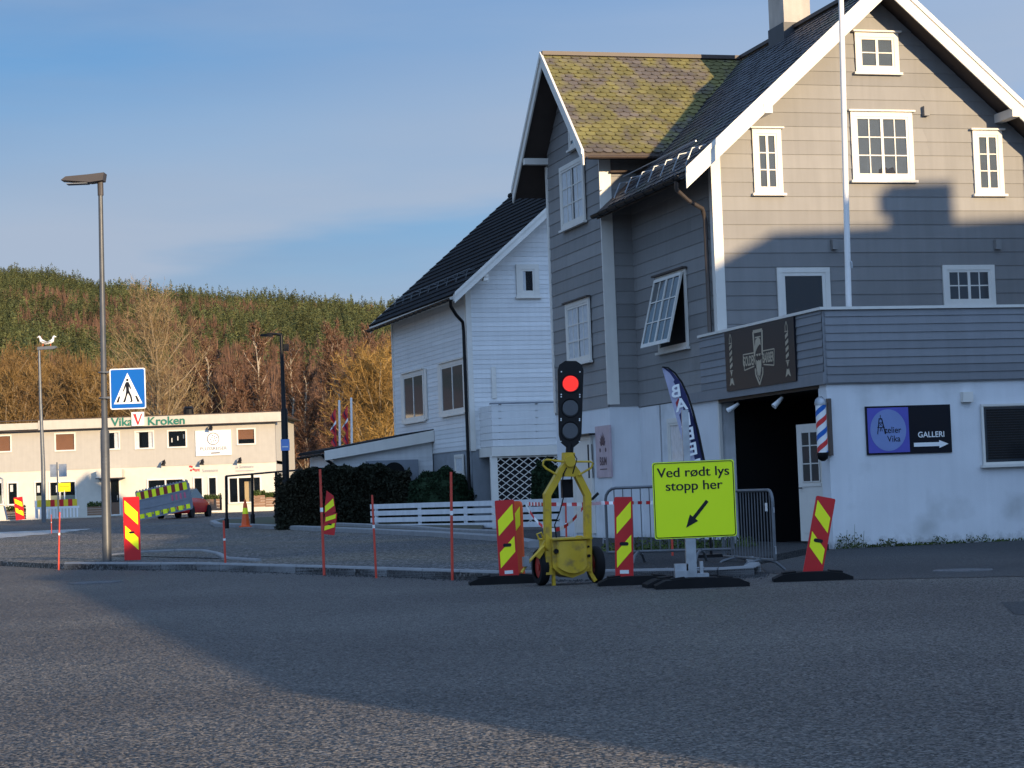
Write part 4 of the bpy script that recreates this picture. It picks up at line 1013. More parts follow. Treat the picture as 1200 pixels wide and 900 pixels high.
for i in range(9): g.disc(xc+.2*cos(i*2.4)*sqrt(i/9+.1), zc_+.22*sin(i*2.4)*sqrt(i/9+.1), .035, .08, .09, T0, 6)
g.text('PLUSSREISER', .27, lambda x, y, o: (xc+x, -.085-o, h[2]+.32+y), .005, .002, 'CENTER', 1.06)
g.box(xc-.35, xc-.2, h[2]+.13, h[2]+.15, .08, .09, T0); g.box(xc-.15, xc+.38, h[2]+.11, h[2]+.18, .08, .09, T0); g.build('lettering', mat('dark_grey_print', (.08, .08, .09), .5), ps, fix=False)
ss = vs('wall_sign', 'small red dotted logo and grey Sunnmøre lettering above the twin doors', 'sign')
g = MB(); a = vp(237, 553.5); g.text('Sunnmøre', .3, lambda x, y, o: (a[0]+x, -.0-o, a[1]+y), .01, 0, 'LEFT', .75); g.build('lettering', mat('grey_print', (.35, .34, .36), .5), ss, fix=False)
g = MB(); a = vp(224, 551)
for dx, dz in ((0, 0), (.15, .05), (.05, .2), (-.05, .22)): g.disc(a[0]+dx, a[1]+dz, .06, .0, .02, T0, 8)
g.text('ent', .3, lambda x, y, o: (a[0]+.2+x, -o, a[1]-.08+y), .01, .004, 'LEFT', .8); g.build('red_logo', M['red'], ss, fix=False)
ss = vs('wall_sign', 'two lines of faint grey lettering above the right display window', 'sign')
g = MB(); a = vp(276, 549); g.text('av Sunnmøre', .27, lambda x, y, o: (a[0]+x, -.0-o, a[1]+y), .01, 0, 'LEFT', .75); g.box(a[0], a[0]+1.1, a[1]-.17, a[1]-.12, 0, .01, T0); g.build('lettering', mat('grey_print', (.35, .34, .36), .5), ss, fix=False)
for px, py, lab in ((194, 543, 'leftmost swan neck wall lamp above the wide shop window'), (239, 542, 'middle swan neck wall lamp above the twin doors'), (283, 540, 'rightmost swan neck wall lamp above the display window'), (249, 502, 'swan neck wall lamp over the white PLUSSREISER sign')):
    x, z = vp(px, py); l = vs('wall_lamp', lab, 'wall lamp'); l['group'] = 'wall lamps on the cream building'
    MB().ring_tube([(x, -.0, z), (x, -.3, z+.2), (x-.02, -.5, z+.15)], .025, 6).build('arm', M['black'], l)
    MB().ring_tube([(x-.02, -.5, z+.16), (x-.04, -.55, z-.02), (x-.05, -.58, z-.12)], [.05, .1, .14], 10).build('shade', M['black'], l)

# ------------------------------------------------------------ vegetation
def leaf_cloud(mb, pts_fn, n, size, up=.0):
    for _ in range(n):
        c, r = pts_fn(); a = Vector((random.gauss(0, 1), random.gauss(0, 1), random.gauss(0, 1)+up)).normalized(); b = a.orthogonal().normalized()
        s = size*random.uniform(.6, 1.4)
        b = (Matrix.Rotation(random.uniform(0, 6.28), 3, a) @ b); c2 = a.cross(b)
        mb.face([c-b*s, c+c2*s*.5, c+b*s, c-c2*s*.5], r)
def hedge():
    mb = MB(); x0, x1 = PX(327, 68.3), PX(479, 68.3); z0 = .15
    core = MB()
    def top(x):
        t = (x-x0)/(x1-x0); return 1.5+.7*sin(min(1, t*3.5)*pi/2)-(max(0, t-.8)*1.9)+.04*sin(x*5)+.03*sin(x*11)
    def pt():
        x = random.uniform(x0, x1); h = top(x); s = random.random()
        y0, y1 = 67.6, 69.2
        if s < .5: p = Vector((x, y0+random.gauss(0, .05)+.06*sin(x*7), random.uniform(z0, h)))
        elif s < .8: p = Vector((x, random.uniform(y0, y1), h+random.gauss(0, .035)))
        elif s < .9: p = Vector((random.choice((x0, x1))+random.gauss(0, .05), random.uniform(y0, y1), random.uniform(z0, h-.1)))
        else: p = Vector((x, y1, random.uniform(z0, h)))
        return p, random.random()
    leaf_cloud(mb, pt, 26000, .055)
    n = 30
    for i in range(n):
        a, b = x0+(x1-x0)*i/n, x0+(x1-x0)*(i+1)/n; core.box(a+.02, b, 67.7, 69.1, z0, top((a+b)/2)-.08)
    h = root('hedge', (0, 0, 0), 0, 'long dark clipped hedge before the white annex, next to the kerb', 'hedge')
    mb.build('foliage', M['hedge'], h, fix=False); core.build('twig_core', M['hedge'], h)
hedge()
def bush(cx, cy, rx, rz, zc, n, matr, label, leaf=.05):
    mb = MB()
    def pt():
        d = Vector((random.gauss(0, 1), random.gauss(0, 1), random.gauss(0, 1))).normalized()
        k = 1+.08*sin(d.x*9)*sin(d.z*8)+random.gauss(0, .035)
        return Vector((cx+d.x*rx*k, cy+d.y*rx*k*.9, max(.15, zc+d.z*rz*k))), random.random()
    leaf_cloud(mb, pt, n, leaf, .5)
    t = root('bush', (0, 0, 0), 0, label, 'bush'); mb.build('foliage', matr, t, fix=False)
    c = MB(); c.ring_tube([(cx, cy, zc-rz*.9), (cx, cy, zc-rz*.6), (cx, cy, zc), (cx, cy, zc+rz*.6), (cx, cy, zc+rz*.9)], [rx*.3, rx*.75, rx*.93, rx*.75, rx*.3], 14); c.build('twig_core', matr, t)
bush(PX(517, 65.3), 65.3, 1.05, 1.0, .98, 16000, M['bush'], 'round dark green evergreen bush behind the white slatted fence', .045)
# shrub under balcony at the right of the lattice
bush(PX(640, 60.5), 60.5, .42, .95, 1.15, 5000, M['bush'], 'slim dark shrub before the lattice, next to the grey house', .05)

# white slatted fence
fx0, fy0 = PX(434, 65.6), 65.6; fx1, fy1 = PX(668, 57.5), 57.5
fdir = Vector((fx1-fx0, fy1-fy0, 0)); FL = fdir.length; fr = root('slatted_fence', (fx0, fy0, .13), atan2(fdir.y, fdir.x), 'low white horizontal slatted fence before the bush and hedge', 'fence')
mb = MB()
for k in range(4): mb.box(0, FL, -.02, .01, .05+k*.215, .05+k*.215+.15)
mb.build('slats', M['woodw'], fr)
for i in range(5):
    MB().box(.25+i*(FL-.5)/4-.05, .25+i*(FL-.5)/4+.05, .012, .08, -.1, .83).build('post', M['woodw'], fr)

# bare trees
def grow(seed, h, spread, tr, nb=24, twn=5, up=.5, lean=0, start=.22, fine=1.0, narrow=False):
    rnd = random.Random(seed); wood = MB(); tw = MB()
    def seg(mb, p, q, r0, r1, n=5): mb.tube(p, q, r0, r1, n=n, r=rnd.random())
    def tri(p, q, w):
        d = (q-p); s = d.cross(Vector((rnd.gauss(0, 1), rnd.gauss(0, 1), rnd.gauss(0, 1)))).normalized()*w
        tw.face([p-s, p+s, q], rnd.random())
    P = [Vector((0, 0, 0))]; n = 9
    for i in range(1, n+1):
        P.append(Vector((lean*h*(i/n)**1.5+rnd.gauss(0, .012)*h*(i > 1), rnd.gauss(0, .012)*h*(i > 1), h*.93*i/n)))
    for i in range(n): seg(wood, P[i], P[i+1], tr*(1-i/n)**.8+.012, tr*(1-(i+1)/n)**.8+.012, 7)
    def along(t):
        x = t*n; i = min(int(x), n-1); return P[i].lerp(P[i+1], x-i)
    for b in range(nb):
        t = start+(.97-start)*(b+rnd.random())/nb
        base = along(t); az = rnd.uniform(0, 2*pi)
        prof = (1-t)**.55 if not narrow else .9*(1-t)**.7+.15
        L = spread*(.35+prof)*rnd.uniform(.75, 1.15)
        d = Vector((cos(az), sin(az), up+rnd.uniform(-.15, .45)+t*.8)).normalized()
        r0 = max(.02, tr*.42*(1-t)+.02); k = 6; pts = [base]
        for i in range(k):
            d = (d+Vector((rnd.gauss(0, .12), rnd.gauss(0, .12), .10+rnd.gauss(0, .08)))).normalized(); pts.append(pts[-1]+d*L/k)
        for i in range(k): seg(wood, pts[i], pts[i+1], r0*(1-i/k)+.008, r0*(1-(i+1)/k)+.008, 4)
        for i in range(1, k+1):
            for _ in range(3):
                f = rnd.random(); q = pts[i-1].lerp(pts[i], f); dd = (pts[i]-pts[i-1]).normalized()
                d2 = (dd+Vector((rnd.gauss(0, .6), rnd.gauss(0, .6), rnd.gauss(.15, .5)))).normalized(); L2 = L*.34*rnd.uniform(.6, 1.3)*(1.15-i/k*.5)
                q1 = q+d2*L2*.5; d3 = (d2+Vector((rnd.gauss(0, .25), rnd.gauss(0, .25), .2))).normalized(); q2 = q1+d3*L2*.5
                tri(q, q1+(q1-q)*.15, .022); tri(q1, q2, .018)
                for _ in range(twn):
                    f = rnd.random(); s0 = q.lerp(q1, f*2) if f < .5 else q1.lerp(q2, f*2-1)
                    d4 = (d3+Vector((rnd.gauss(0, .7), rnd.gauss(0, .7), rnd.gauss(.2, .6)))).normalized(); L4 = L*.17*rnd.uniform(.5, 1.3)
                    s1 = s0+d4*L4; tri(s0, s1, .013*fine)
                    for _ in range(2):
                        d5 = (d4+Vector((rnd.gauss(0, .6), rnd.gauss(0, .6), rnd.gauss(.1, .5)))).normalized(); s2 = s0.lerp(s1, rnd.uniform(.3, .9)); tri(s2, s2+d5*L4*.6, .010*fine)
    return wood, tw
def tree_proto(name, label, cat, args, wm, tm, group=None):
    w, t = grow(*args[0], **args[1]); r = root(name, (0, 0, 0), 0, label, cat, group)
    w.build('trunk', wm, r, fix=False, smooth=True); t.build('crown', tm, r, fix=False); return r
def place(r, px, Y, rz=0, s=1, label=None, group=None):
    r.location = (PX(px, Y), Y, gz(Y)-.1); r.rotation_euler = (0, 0, rz); r.scale = (s, s, s)
    if label: r['label'] = label
    if group: r['group'] = group
    return r
big = tree_proto('bare_tree', 'tall pale bare tree with wide spreading branches behind the cream building', 'tree', ((3, 15.6, 5.6, .26), dict(nb=48, twn=4, up=.35, start=.22, fine=1.3)), M['bark'], M['twig_pale'])
place(big, 187, 150)
tanp = tree_proto('bare_tree', 'x', 'tree', ((11, 12, 4.2, .16), dict(nb=34, twn=6, up=.7, start=.1, fine=1.9)), M['bark'], M['twig_tan'])
tanp2 = tree_proto('bare_tree', 'x', 'tree', ((12, 10.5, 4.4, .15), dict(nb=36, twn=6, up=.4, start=.08, fine=1.9)), M['bark'], M['twig_tan'])
GT = 'tan bare trees behind the left part of the cream building'
LT = 'dense tan bare tree behind the flat roof at the left'
def dup(r, *a, **k): return place(copy_tree(r), *a, **k)
place(tanp, -20, 150, .3, 1.0, LT, GT); dup(tanp, 22, 146, 2.1, .95, LT, GT); place(tanp2, 62, 156, 1.0, 1.05, LT, GT); dup(tanp2, 100, 150, 3.9, 1.0, LT, GT); dup(tanp2, -5, 160, 5, 1.1, LT, GT)
dup(tanp2, 140, 158, .9, 1.0, LT, GT); dup(tanp, 42, 165, 4.2, 1.1, LT, GT); dup(tanp, 82, 168, .2, 1.05, LT, GT); dup(tanp2, -60, 152, 2, 1.1, LT, GT); dup(tanp, -100, 150, 1, 1, LT, GT)
redp = [tree_proto('bare_birch', 'x', 'tree', ((s_, 13, 2.3, .11), dict(nb=34, twn=6, up=.9, start=.18, fine=2.0, narrow=True)), M['birch'], M['twig_red']) for s_ in (21, 22, 23)]
LR = 'slim red-brown bare birch in the wood beyond the buildings'; GR = 'red-brown birches in the wood beyond the buildings'
spots = []
rr = random.Random(5)
for i in range(42):
    px = 212+i*6.6+rr.uniform(-5, 5); Y = rr.uniform(150, 205); s_ = rr.uniform(.8, 1.12)*(1.0 if px < 330 else 1.1)
    spots.append((px, Y, rr.uniform(0, 6), s_))
for i, sp_ in enumerate(spots):
    if i < 3: place(redp[i], *sp_, LR, GR)
    else: dup(redp[i % 3], *sp_, LR, GR)
yel = tree_proto('bare_tree', 'golden bare willow with bushy crown left of the white house', 'tree', ((31, 10.6, 4.6, .2), dict(nb=60, twn=7, up=.45, start=.06, fine=1.7)), M['bark'], M['twig_yel'])
place(yel, 449, 128, .4, .86)
dup(yel, 478, 150, 2.2, 1.0, 'golden bare willow farther back, mostly hidden by the white house')
# right of the houses (seen only from elsewhere)
# distant hill
def hillz(x, y):
    Yr = 1000.0
    if y < 230: return .0
    u = x/ y*1000 if y > 0 else 0
    # ridge profile in the view direction (x at 1000 m)
    pr = [(-700, 150), (-249, 112), (-222, 110), (-199, 102.5), (-170, 99), (-140, 96), (-124, 94), (-70, 90), (-57, 88), (100, 85), (400, 95), (800, 110)]
    h = pr[-1][1]
    for (a, ha), (b, hb) in zip(pr, pr[1:]):
        if u <= a: h = ha; break
        if a < u <= b: h = ha+(hb-ha)*(u-a)/(b-a); break
    t = min(1, (y-230)/(Yr-230)); 
    return (h-3)*(t**1.12)*(1-.0*t)+3*sin(x*.021+y*.013)*t*(1-t)*4 if y <= Yr else (h-3)-(y-Yr)*.05
mb = MB(); nx, ny = 90, 60
xs = [-1.0+2.0*i/nx for i in range(nx+1)]; ys = [228+(1300-228)*j/ny for j in range(ny+1)]
for j in range(ny+1):
    for i in range(nx+1):
        y = ys[j]; x = xs[i]*(300+y*.8); mb.v.append((x, y, hillz(x, y)+gz(y)-.1))
for j in range(ny):
    for i in range(nx):
        a = j*(nx+1)+i; mb.f.append((a, a+1, a+nx+2, a+nx+1)); mb.r.append(.5)
tag(mb.build('hill', M['hillm'], smooth=True, fix=False), kind='structure')
def forest(name, label, cat, matr, makers, pos, hs):
    mb = MB()
    for (x, y, s) in pos:
        vs_, fs_, = random.choice(makers); n = len(mb.v); a = random.uniform(0, 6.28); ca, sa = cos(a), sin(a); z0 = hillz(x, y)+gz(y)-.5
        sz = s*random.uniform(.85, 1.2); r = random.random()
        mb.v += [(x+(v[0]*ca-v[1]*sa)*s, y+(v[0]*sa+v[1]*ca)*s, z0+v[2]*sz) for v in vs_]
        mb.f += [tuple(n+i for i in f) for f in fs_]; mb.r += [min(1, max(0, r+random.uniform(-.3, .3))) for _ in fs_]
    return tag(mb.build(name, matr, fix=False), label, cat, kind='stuff')
def pine_var(seed):
    rd = random.Random(seed); m = MB(); m.tube((0, 0, 0), (0, 0, 8.2), .14, .05, n=3); top = rd.uniform(9.0, 10.5); fat = rd.uniform(1.3, 2.0)
    for k in range(95):
        t = rd.random()**.8; z = 2.2+t*(top-2.4); rad = (1-t)**.75*fat*rd.uniform(.3, 1)+.05; a = rd.uniform(0, 6.28); c = Vector((cos(a)*rad, sin(a)*rad, z+rd.gauss(0, .15)))
        d = Vector((cos(a)*.9+rd.gauss(0, .3), sin(a)*.9+rd.gauss(0, .3), .25+rd.gauss(0, .35))).normalized(); b = d.orthogonal().normalized(); b = Matrix.Rotation(rd.uniform(0, 6), 3, d) @ b; s = rd.uniform(.28, .58)*(1.15-.5*t)
        m.face([c-b*s*.45, c+d*s, c+b*s*.45, c-d*s*.5])
    return m.v, m.f
def bare_var(seed):
    rd = random.Random(seed); m = MB(); m.tube((0, 0, 0), (0, 0, 7), .12, .04, n=3)
    for k in range(70):
        t = rd.random(); z = 2+t*6; a = rd.uniform(0, 6.28); rad = rd.uniform(0, 1.6)*(1-t)**.4; c = Vector((cos(a)*rad*.5, sin(a)*rad*.5, z-.8)); e = Vector((cos(a)*rad*1.3, sin(a)*rad*1.3, z+rd.uniform(.4, 1.4)))
        s = (e-c).cross(Vector((rd.gauss(0, 1), rd.gauss(0, 1), 0))).normalized()*.05; m.face([c-s, c+s, e+s*.4, e-s*.4])
    return m.v, m.f
pv = [pine_var(i) for i in range(6)]; bv = [bare_var(i) for i in range(6)]
pp, bb, tb = [], [], []
rd = random.Random(9)
from mathutils import noise as mn
def near(x, y): 
    return mn.noise(Vector((x*.012, y*.012, 3)))
for k in range(15000):
    y = sqrt(rd.uniform(235**2, 1010**2)); x = y*rd.uniform(-.33, .02)
    t = (y-235)/770; nn_ = near(x, y)
    if t > .30 and (nn_ > -.12-.5*(t-.55) or rd.random() < .15): pp.append((x, y, rd.uniform(.75, 1.25)+.45*max(0, near(x*2.5, y*2.5))))
    elif t > .12 and nn_ > .22: pp.append((x, y, rd.uniform(.8, 1.3)))
    else:
        (bb if (nn_+rd.gauss(0, .1) < .1 or x/y > -.17) else tb).append((x, y, rd.uniform(.8, 1.3)))
for k in range(900):
    y = rd.uniform(960, 1015); x = y*rd.uniform(-.33, .02); pp.append((x, y, rd.uniform(.75, 1.25)+.45*max(0, near(x*2.5, y*2.5))))
for k in range(1500):
    y = rd.uniform(205, 420); x = y*rd.uniform(-.33, .02); (bb if x/y > -.16+rd.gauss(0, .02) else tb).append((x, y, rd.uniform(1.0, 1.5)))
forest('pine_forest', 'green pine forest covering the upper hillside', 'forest', M['conifer'], pv, pp, 9)
forest('bare_wood', 'red-brown bare wood on the lower hillside', 'forest', M['twig_red'], bv, bb, 9)
forest('bare_wood', 'tan orange bare wood at the foot of the hill', 'forest', M['twig_tan'], bv, tb, 9)
# weeds along the white wall
mb = MB()
def weedpt():
    u = abs(random.gauss(0, 1))*2.2 if random.random() < .75 else random.uniform(0, 7.3)
    p = HF.w(u, -random.uniform(0.02, .14), 0); h = .05 if sin(u*3.1)+sin(u*7.3) < .4 else .15
    if u < .6: h *= 1.8
    return Vector((p.x, p.y, random.uniform(0, h)*random.random()**.5+.01)), random.random()
leaf_cloud(mb, weedpt, 1500, .022, .2)
for u, hh in ((.35, .42), (.52, .3), (.2, .33)):
    p = HF.w(u, -.08, 0); mb.tube((p.x, p.y, 0), (p.x+.03, p.y, hh), .006, .003, n=4)
tag(mb.build('weeds', M['weed'], fix=False), 'low green weeds growing along the foot of the white wall', 'weeds', kind='stuff')
mb = MB()
def wp2():
    x = random.uniform(1.5, 4.2); return Vector((x, 36.5+random.gauss(0, .5)-(x-1.5)*.1, .1+random.uniform(0, .22)*random.random())), random.random()
leaf_cloud(mb, wp2, 1500, .03, .2)
tag(mb.build('weeds', M['weed'], fix=False), 'green weeds behind the steel crowd barrier', 'weeds', kind='stuff')

# ------------------------------------------------------------ street things
def aff(loc, rz=0, lean=0, tip=0):
    Mx = Matrix.Translation(loc) @ Matrix.Rotation(rz, 4, 'Z') @ Matrix.Rotation(tip, 4, 'X') @ Matrix.Rotation(lean, 4, 'Y')
    return lambda a, b, c: tuple(Mx @ Vector((a, b, c)))
def rounded(x0, x1, z0, z1, r, n=4):
    pts = []
    for cx_, cz_, a0 in ((x1-r, z1-r, 0), (x0+r, z1-r, 90), (x0+r, z0+r, 180), (x1-r, z0+r, 270)):
        for k in range(n+1): a = R(a0+90*k/n); pts.append((cx_+r*cos(a), cz_+r*sin(a)))
    return pts
def rubber_base(parent, w=.95, d=.42, h=.11, off=(0, 0), name='rubber_base', rz=0):
    mb = MB(); T = aff((off[0], off[1], 0), rz)
    prof = [(-w/2, 0), (-w/2, h*.35), (-w/2+.12, h*.8), (-.14, h), (.14, h), (w/2-.12, h*.8), (w/2, h*.35), (w/2, 0)]
    mb.poly(prof, -d/2, d/2, lambda a, b, c: T(a, c, b))
    for s in (-1, 1): mb.poly([(s*.2, h*.93), (s*.36, h*.8), (s*.36, h*.8+.02), (s*.2, h*.93+.02)] if s > 0 else [(-.36, h*.8), (-.2, h*.93), (-.2, h*.93+.02), (-.36, h*.8+.02)], -d*.35, d*.35, lambda a, b, c: T(a, c, b))
    return mb.build(name, M['rubber'], parent)
def marker(loc, rz, w, h, lean, mirror, label, base=True, z0=.04, sticker=True, tip=0, backboard=None, brz=0, boff=(0, 0)):
    r_ = root('marker_board', loc, rz, label, 'marker board', 'red and yellow marker boards')
    A = aff((0, 0, z0), 0, lean, tip); T = lambda a, z, o: A(a, -o, z)
    b = MB(); b.poly(rounded(-w/2, w/2, 0, h, .02), -.02, .012, T); bo = b.build('board', M['redref'], r_)
    s = MB(); X = w*.40; per = .415*h/1.05; m_ = -1 if mirror else 1
    for k in range(2):
        # top offsets at low side / high side
        zl = h-(.26+k*.42)*h/1.05; zh = h-(.055+k*.42)*h/1.05; t = .205*h/1.05
        pts = [(-X*m_, zl), (X*m_, zh), (X*m_, zh-t), (-X*m_, zl-t)]
        s.poly(pts, .012, .016, T)
    s.build('yellow_stripe', M['yelref'], bo)
    q = MB(); q.poly(rounded(-.055, .055, h*.42, h*.42+.045, .02), .016, .019, T); q.build('grip_slot', M['blk'], bo)
    if sticker: MB().box(-.055, .055, .09, .135, .012, .017, T).build('sticker', M['signwhite'], bo)
    if backboard:
        bx, by, brot, bm_ = backboard; A2 = aff((bx, by, .02), brot); T2 = lambda a, z, o: A2(a, -o, z)
        bb_ = MB(); bb_.poly(rounded(-w/2, w/2, 0, h, .06), 0, .03, T2); bb_.build('back_board', M[bm_], r_)
        MB().poly([(-w*.4, h*.74), (w*.4, h*.93), (w*.4, h*.7), (-w*.4, h*.52)], .03, .034, T2).build('yellow_stripe', M['yelref'], r_)
    if base: rubber_base(r_, off=boff, rz=brz)
    return r_
pL = atG(597, 684); pR = atG(732, 685.5); pT = atG(952, 680)
marker((pL.x, pL.y, 0), R(4), .255, 1.06, R(-1.5), False, 'marker board with an orange board behind it, left of the yellow traffic light cart', backboard=(.14, .28, R(-48), 'orange'), boff=(-.05, .1))
marker((pR.x, pR.y, 0), 0, .225, 1.04, R(1.5), False, 'marker board between the traffic light cart and the yellow stop sign', boff=(.15, .05), z0=.05)
marker((pT.x, pT.y, 0), R(-4), .235, .96, R(12.5), True, 'tilted marker board leaning right in front of the barber entrance', sticker=False, z0=.06)
q = atG(155.5, 657, .1)
marker((q.x, q.y, .11), R(-3), .33, 1.28, 0, True, 'marker board standing beside the grey lamp post at the kerb', base=False, z0=0, sticker=False)
q = atG(385, 626.5, .2)
mk = marker((q.x, q.y, gz(q.y)+.2), R(5), .33, .62, R(9), False, 'broken marker board leaning against the dark hedge', base=False, z0=0, sticker=False)
A = aff((.05, 0, .6), 0, R(-6)); MB().poly([(-.16, 0), (.17, .0), (.17, .45), (.0, .62)], -.0, .03, lambda a, z, o: A(a, -o, z)).build('loose_upper_piece', M['redref'], mk)
MB().poly([(-.12, .03), (.15, .18), (.15, .38), (-.1, .2)], .03, .035, lambda a, z, o: A(a, -o, z)).build('yellow_stripe', M['yelref'], mk)
# striped board by the planter far left
q = atY(24, 609, 104)
marker((q.x, q.y, q.z), 0, .45, 1.15, R(-5), True, 'small striped marker board beside the leftmost planter of the cream building', base=False, z0=0, sticker=False)

# traffic light cart
tlp = Vector((.64, 26.1, 0)); TA = R(18)
tl = root('traffic_light_cart', tlp, TA, 'yellow wheeled portable traffic light showing red between the marker boards', 'traffic light')
def LP(px, py, y=0.0):      # pixel on the cart's own front plane
    d = ray(px, py); n = Vector((sin(TA), -cos(TA), 0)); p0 = tlp+Vector((-sin(TA), cos(TA), 0))*y
    t = (p0-CAM0).dot(n)/d.dot(n); p = CAM0+d*t-tlp; return Vector((p.x*cos(TA)+p.y*sin(TA), y, p.z))
fm = MB()
def sq(mb, pts, w, d):
    """rectangular-section bar along points in the x-z plane"""
    for i, (p, q) in enumerate(zip(pts, pts[1:])):
        p, q = Vector(p), Vector(q); dd = (q-p).normalized(); n = Vector((dd.z, 0, -dd.x))*w/2; e = dd*w*.2
        st = len(mb.v); y = Vector((0, d/2+i*.0015, 0))
        for c in (p-e+n-y, p-e-n-y, p-e-n+y, p-e+n+y, q+e+n-y, q+e-n-y, q+e-n+y, q+e+n+y): mb.v.append(tuple(c))
        for f in ((0, 1, 2, 3), (4, 7, 6, 5), (0, 4, 5, 1), (1, 5, 6, 2), (2, 6, 7, 3), (3, 7, 4, 0)): mb.f.append(tuple(st+k for k in f)); mb.r.append(.5)
sq(fm, [LP(642.5, 672), LP(641, 580), LP(657, 552), LP(663, 545)], .085, .09)
sq(fm, [LP(689, 668), LP(688, 580), LP(675, 554), LP(668, 545)], .085, .09)
fo = fm.build('frame', M['yellow'], tl)
nk = MB(); a, b = LP(666, 556), LP(666, 528)
sq(nk, [a, LP(666, 533)], .14, .12); nk.tube(tuple(LP(666, 541)+Vector((0, -.09, 0))), tuple(LP(666, 541)+Vector((0, .09, 0))), .07, n=14)
nk.build('tilt_joint', M['yellow'], tl)
MB().tube(tuple(LP(667, 534)), tuple(LP(668, 520)), .05, n=10).build('neck', M['black'], tl)
hd = MB()
for pts in ([(661, 541), (641, 538.5), (637, 540), (636, 545), (640, 549), (652, 556)], [(674, 541), (692, 541), (695, 543), (693, 548), (678, 557)]):
    hd.ring_tube([LP(x, y, -.06) for x, y in pts], .014, 7)
build_split(hd, 'handle', M['yellow'], tl, smooth=True)
# body box with bulged drum
bx = MB(); a, b = LP(644, 633), LP(690, 674)
prof = [(a.x, a.z), (b.x, a.z), (b.x, b.z+.12), (b.x-.1, b.z+.03), ((a.x+b.x)/2, b.z-.02), (a.x+.1, b.z+.03), (a.x, b.z+.12)]
bx.poly(prof, -.10, .42, lambda a_, z_, y_: (a_, y_, z_)); 
bo = bx.build('battery_box', M['yellow'], tl)
dm = MB(); cxm = (a.x+b.x)/2; n = 14; w2 = (b.x-a.x)*.40
st = []
for k in range(n+1):
    an = -pi/2+pi*k/n; st.append((cxm+w2*sin(an), -.10-.075*cos(an)))
for k in range(n):
    (x0, y0), (x1, y1) = st[k], st[k+1]
    zb0 = b.z+.04+.09*((x0-cxm)/w2)**2; zb1 = b.z+.04+.09*((x1-cxm)/w2)**2
    dm.face([(x0, y0, zb0), (x1, y1, zb1), (x1, y1, a.z-.02), (x0, y0, a.z-.02)]); dm.face([(x0, y0, a.z-.02), (x1, y1, a.z-.02), (x1, -.1, a.z-.02), (x0, -.1, a.z-.02)]); dm.face([(x0, y0, zb0), (x1, y1, zb1), (x1, -.1, zb1), (x0, -.1, zb0)])
dm.build('drum', M['yellow'], bo, smooth=True, fix=False)
MB().box(a.x-.01, b.x+.01, -.17, .44, a.z, a.z+.02).build('lid', M['yellow'], bo)
kn = MB(); kn.tube((a.x+.04, -.10, a.z-.14), (a.x+.04, -.14, a.z-.14), .03, n=10); kn.tube((b.x-.03, -.10, b.z+.25), (b.x-.03, -.13, b.z+.25), .02, n=8); kn.tube((b.x-.03, -.10, a.z-.1), (b.x-.03, -.12, a.z-.1), .015, n=8); build_split(kn, 'bolt', M['black'], bo)
MB().ring_tube([LP(673, 632, -.1), LP(676, 628.5, -.1), LP(682, 628.5, -.1), LP(684, 632, -.1)], .012, 6).build('lid_handle', M['yellow'], bo)
# wheels
def wheel(x, y, r, w, name='wheel'):
    t = MB(); n = 28
    rings = [(-w/2, r*.62), (-w/2, r*.9), (-w/4, r), (w/4, r), (w/2, r*.9), (w/2, r*.62)]
    s0 = len(t.v)
    for (dx, rr_) in rings:
        for k in range(n): an = 2*pi*k/n; t.v.append((x+dx, y+rr_*cos(an), r+rr_*sin(an)))
    for i in range(len(rings)-1):
        for k in range(n): t.f.append((s0+i*n+k, s0+i*n+(k+1) % n, s0+(i+1)*n+(k+1) % n, s0+(i+1)*n+k)); t.r.append(.5)
    to = t.build(name, M['rubber'], tl, smooth=True)
    h = MB()
    h.ring_tube([(x-w*.25, y, r), (x+w*.25, y, r)], r*.62, 20)
    h.ring_tube([(x-w*.38, y, r), (x+w*.38, y, r)], r*.2, 12)
    for k in range(6): an = 2*pi*k/6; h.tube((x-w*.27, y+r*.42*cos(an), r+r*.42*sin(an)), (x+w*.27, y+r*.42*cos(an), r+r*.42*sin(an)), r*.07, n=6)
    h.build('rim', mat('dull_red_rim', (.35, .03, .02), .5, var=.15, vs=10), to); return to
wl_ = LP(634, 668, .18); wheel(wl_.x+.0, .18, .235, .115); wr2 = LP(698, 664, .18); wheel(wr2.x, .18, .235, .115)
MB().tube((wl_.x, .18, .235), (wr2.x, .18, .235), .02, n=8).build('axle', M['black'], tl)
ft_ = MB(); sq(ft_, [LP(648, 660), LP(649, 686)], .04, .04); ft_.build('foot', M['yellow'], tl); ft_ = MB(); sq(ft_, [LP(690, 660), LP(692, 672), LP(697, 680)], .05, .04); ft_.build('foot', M['yellow'], tl)
tb_ = MB(); tb_.ring_tube([LP(643, 646, -.02), LP(637, 640, -.1), LP(621, 657, -.2), LP(611, 671, -.24)], .017, 7); tb_.ring_tube([LP(637, 632, -.02), LP(632, 632, -.06), LP(629, 626, -.06), LP(634, 624, -.06), LP(637, 632, -.02)], .012, 6); sq(tb_, [LP(640, 636), LP(630, 652)], .07, .05)
tb_.build('tow_bar', M['yellow'], tl); a_ = LP(617, 658, -.22); MB().box(a_.x-.05, a_.x+.02, -.27, -.2, a_.z-.06, a_.z+.06).build('tow_coupling', M['galv'], tl)
lv = MB(); lv.tube(LP(689, 590), LP(696, 583), .01, n=6); lv.tube(LP(694, 585), LP(701, 578), .02, n=8); lv.build('lever', M['black'], tl)
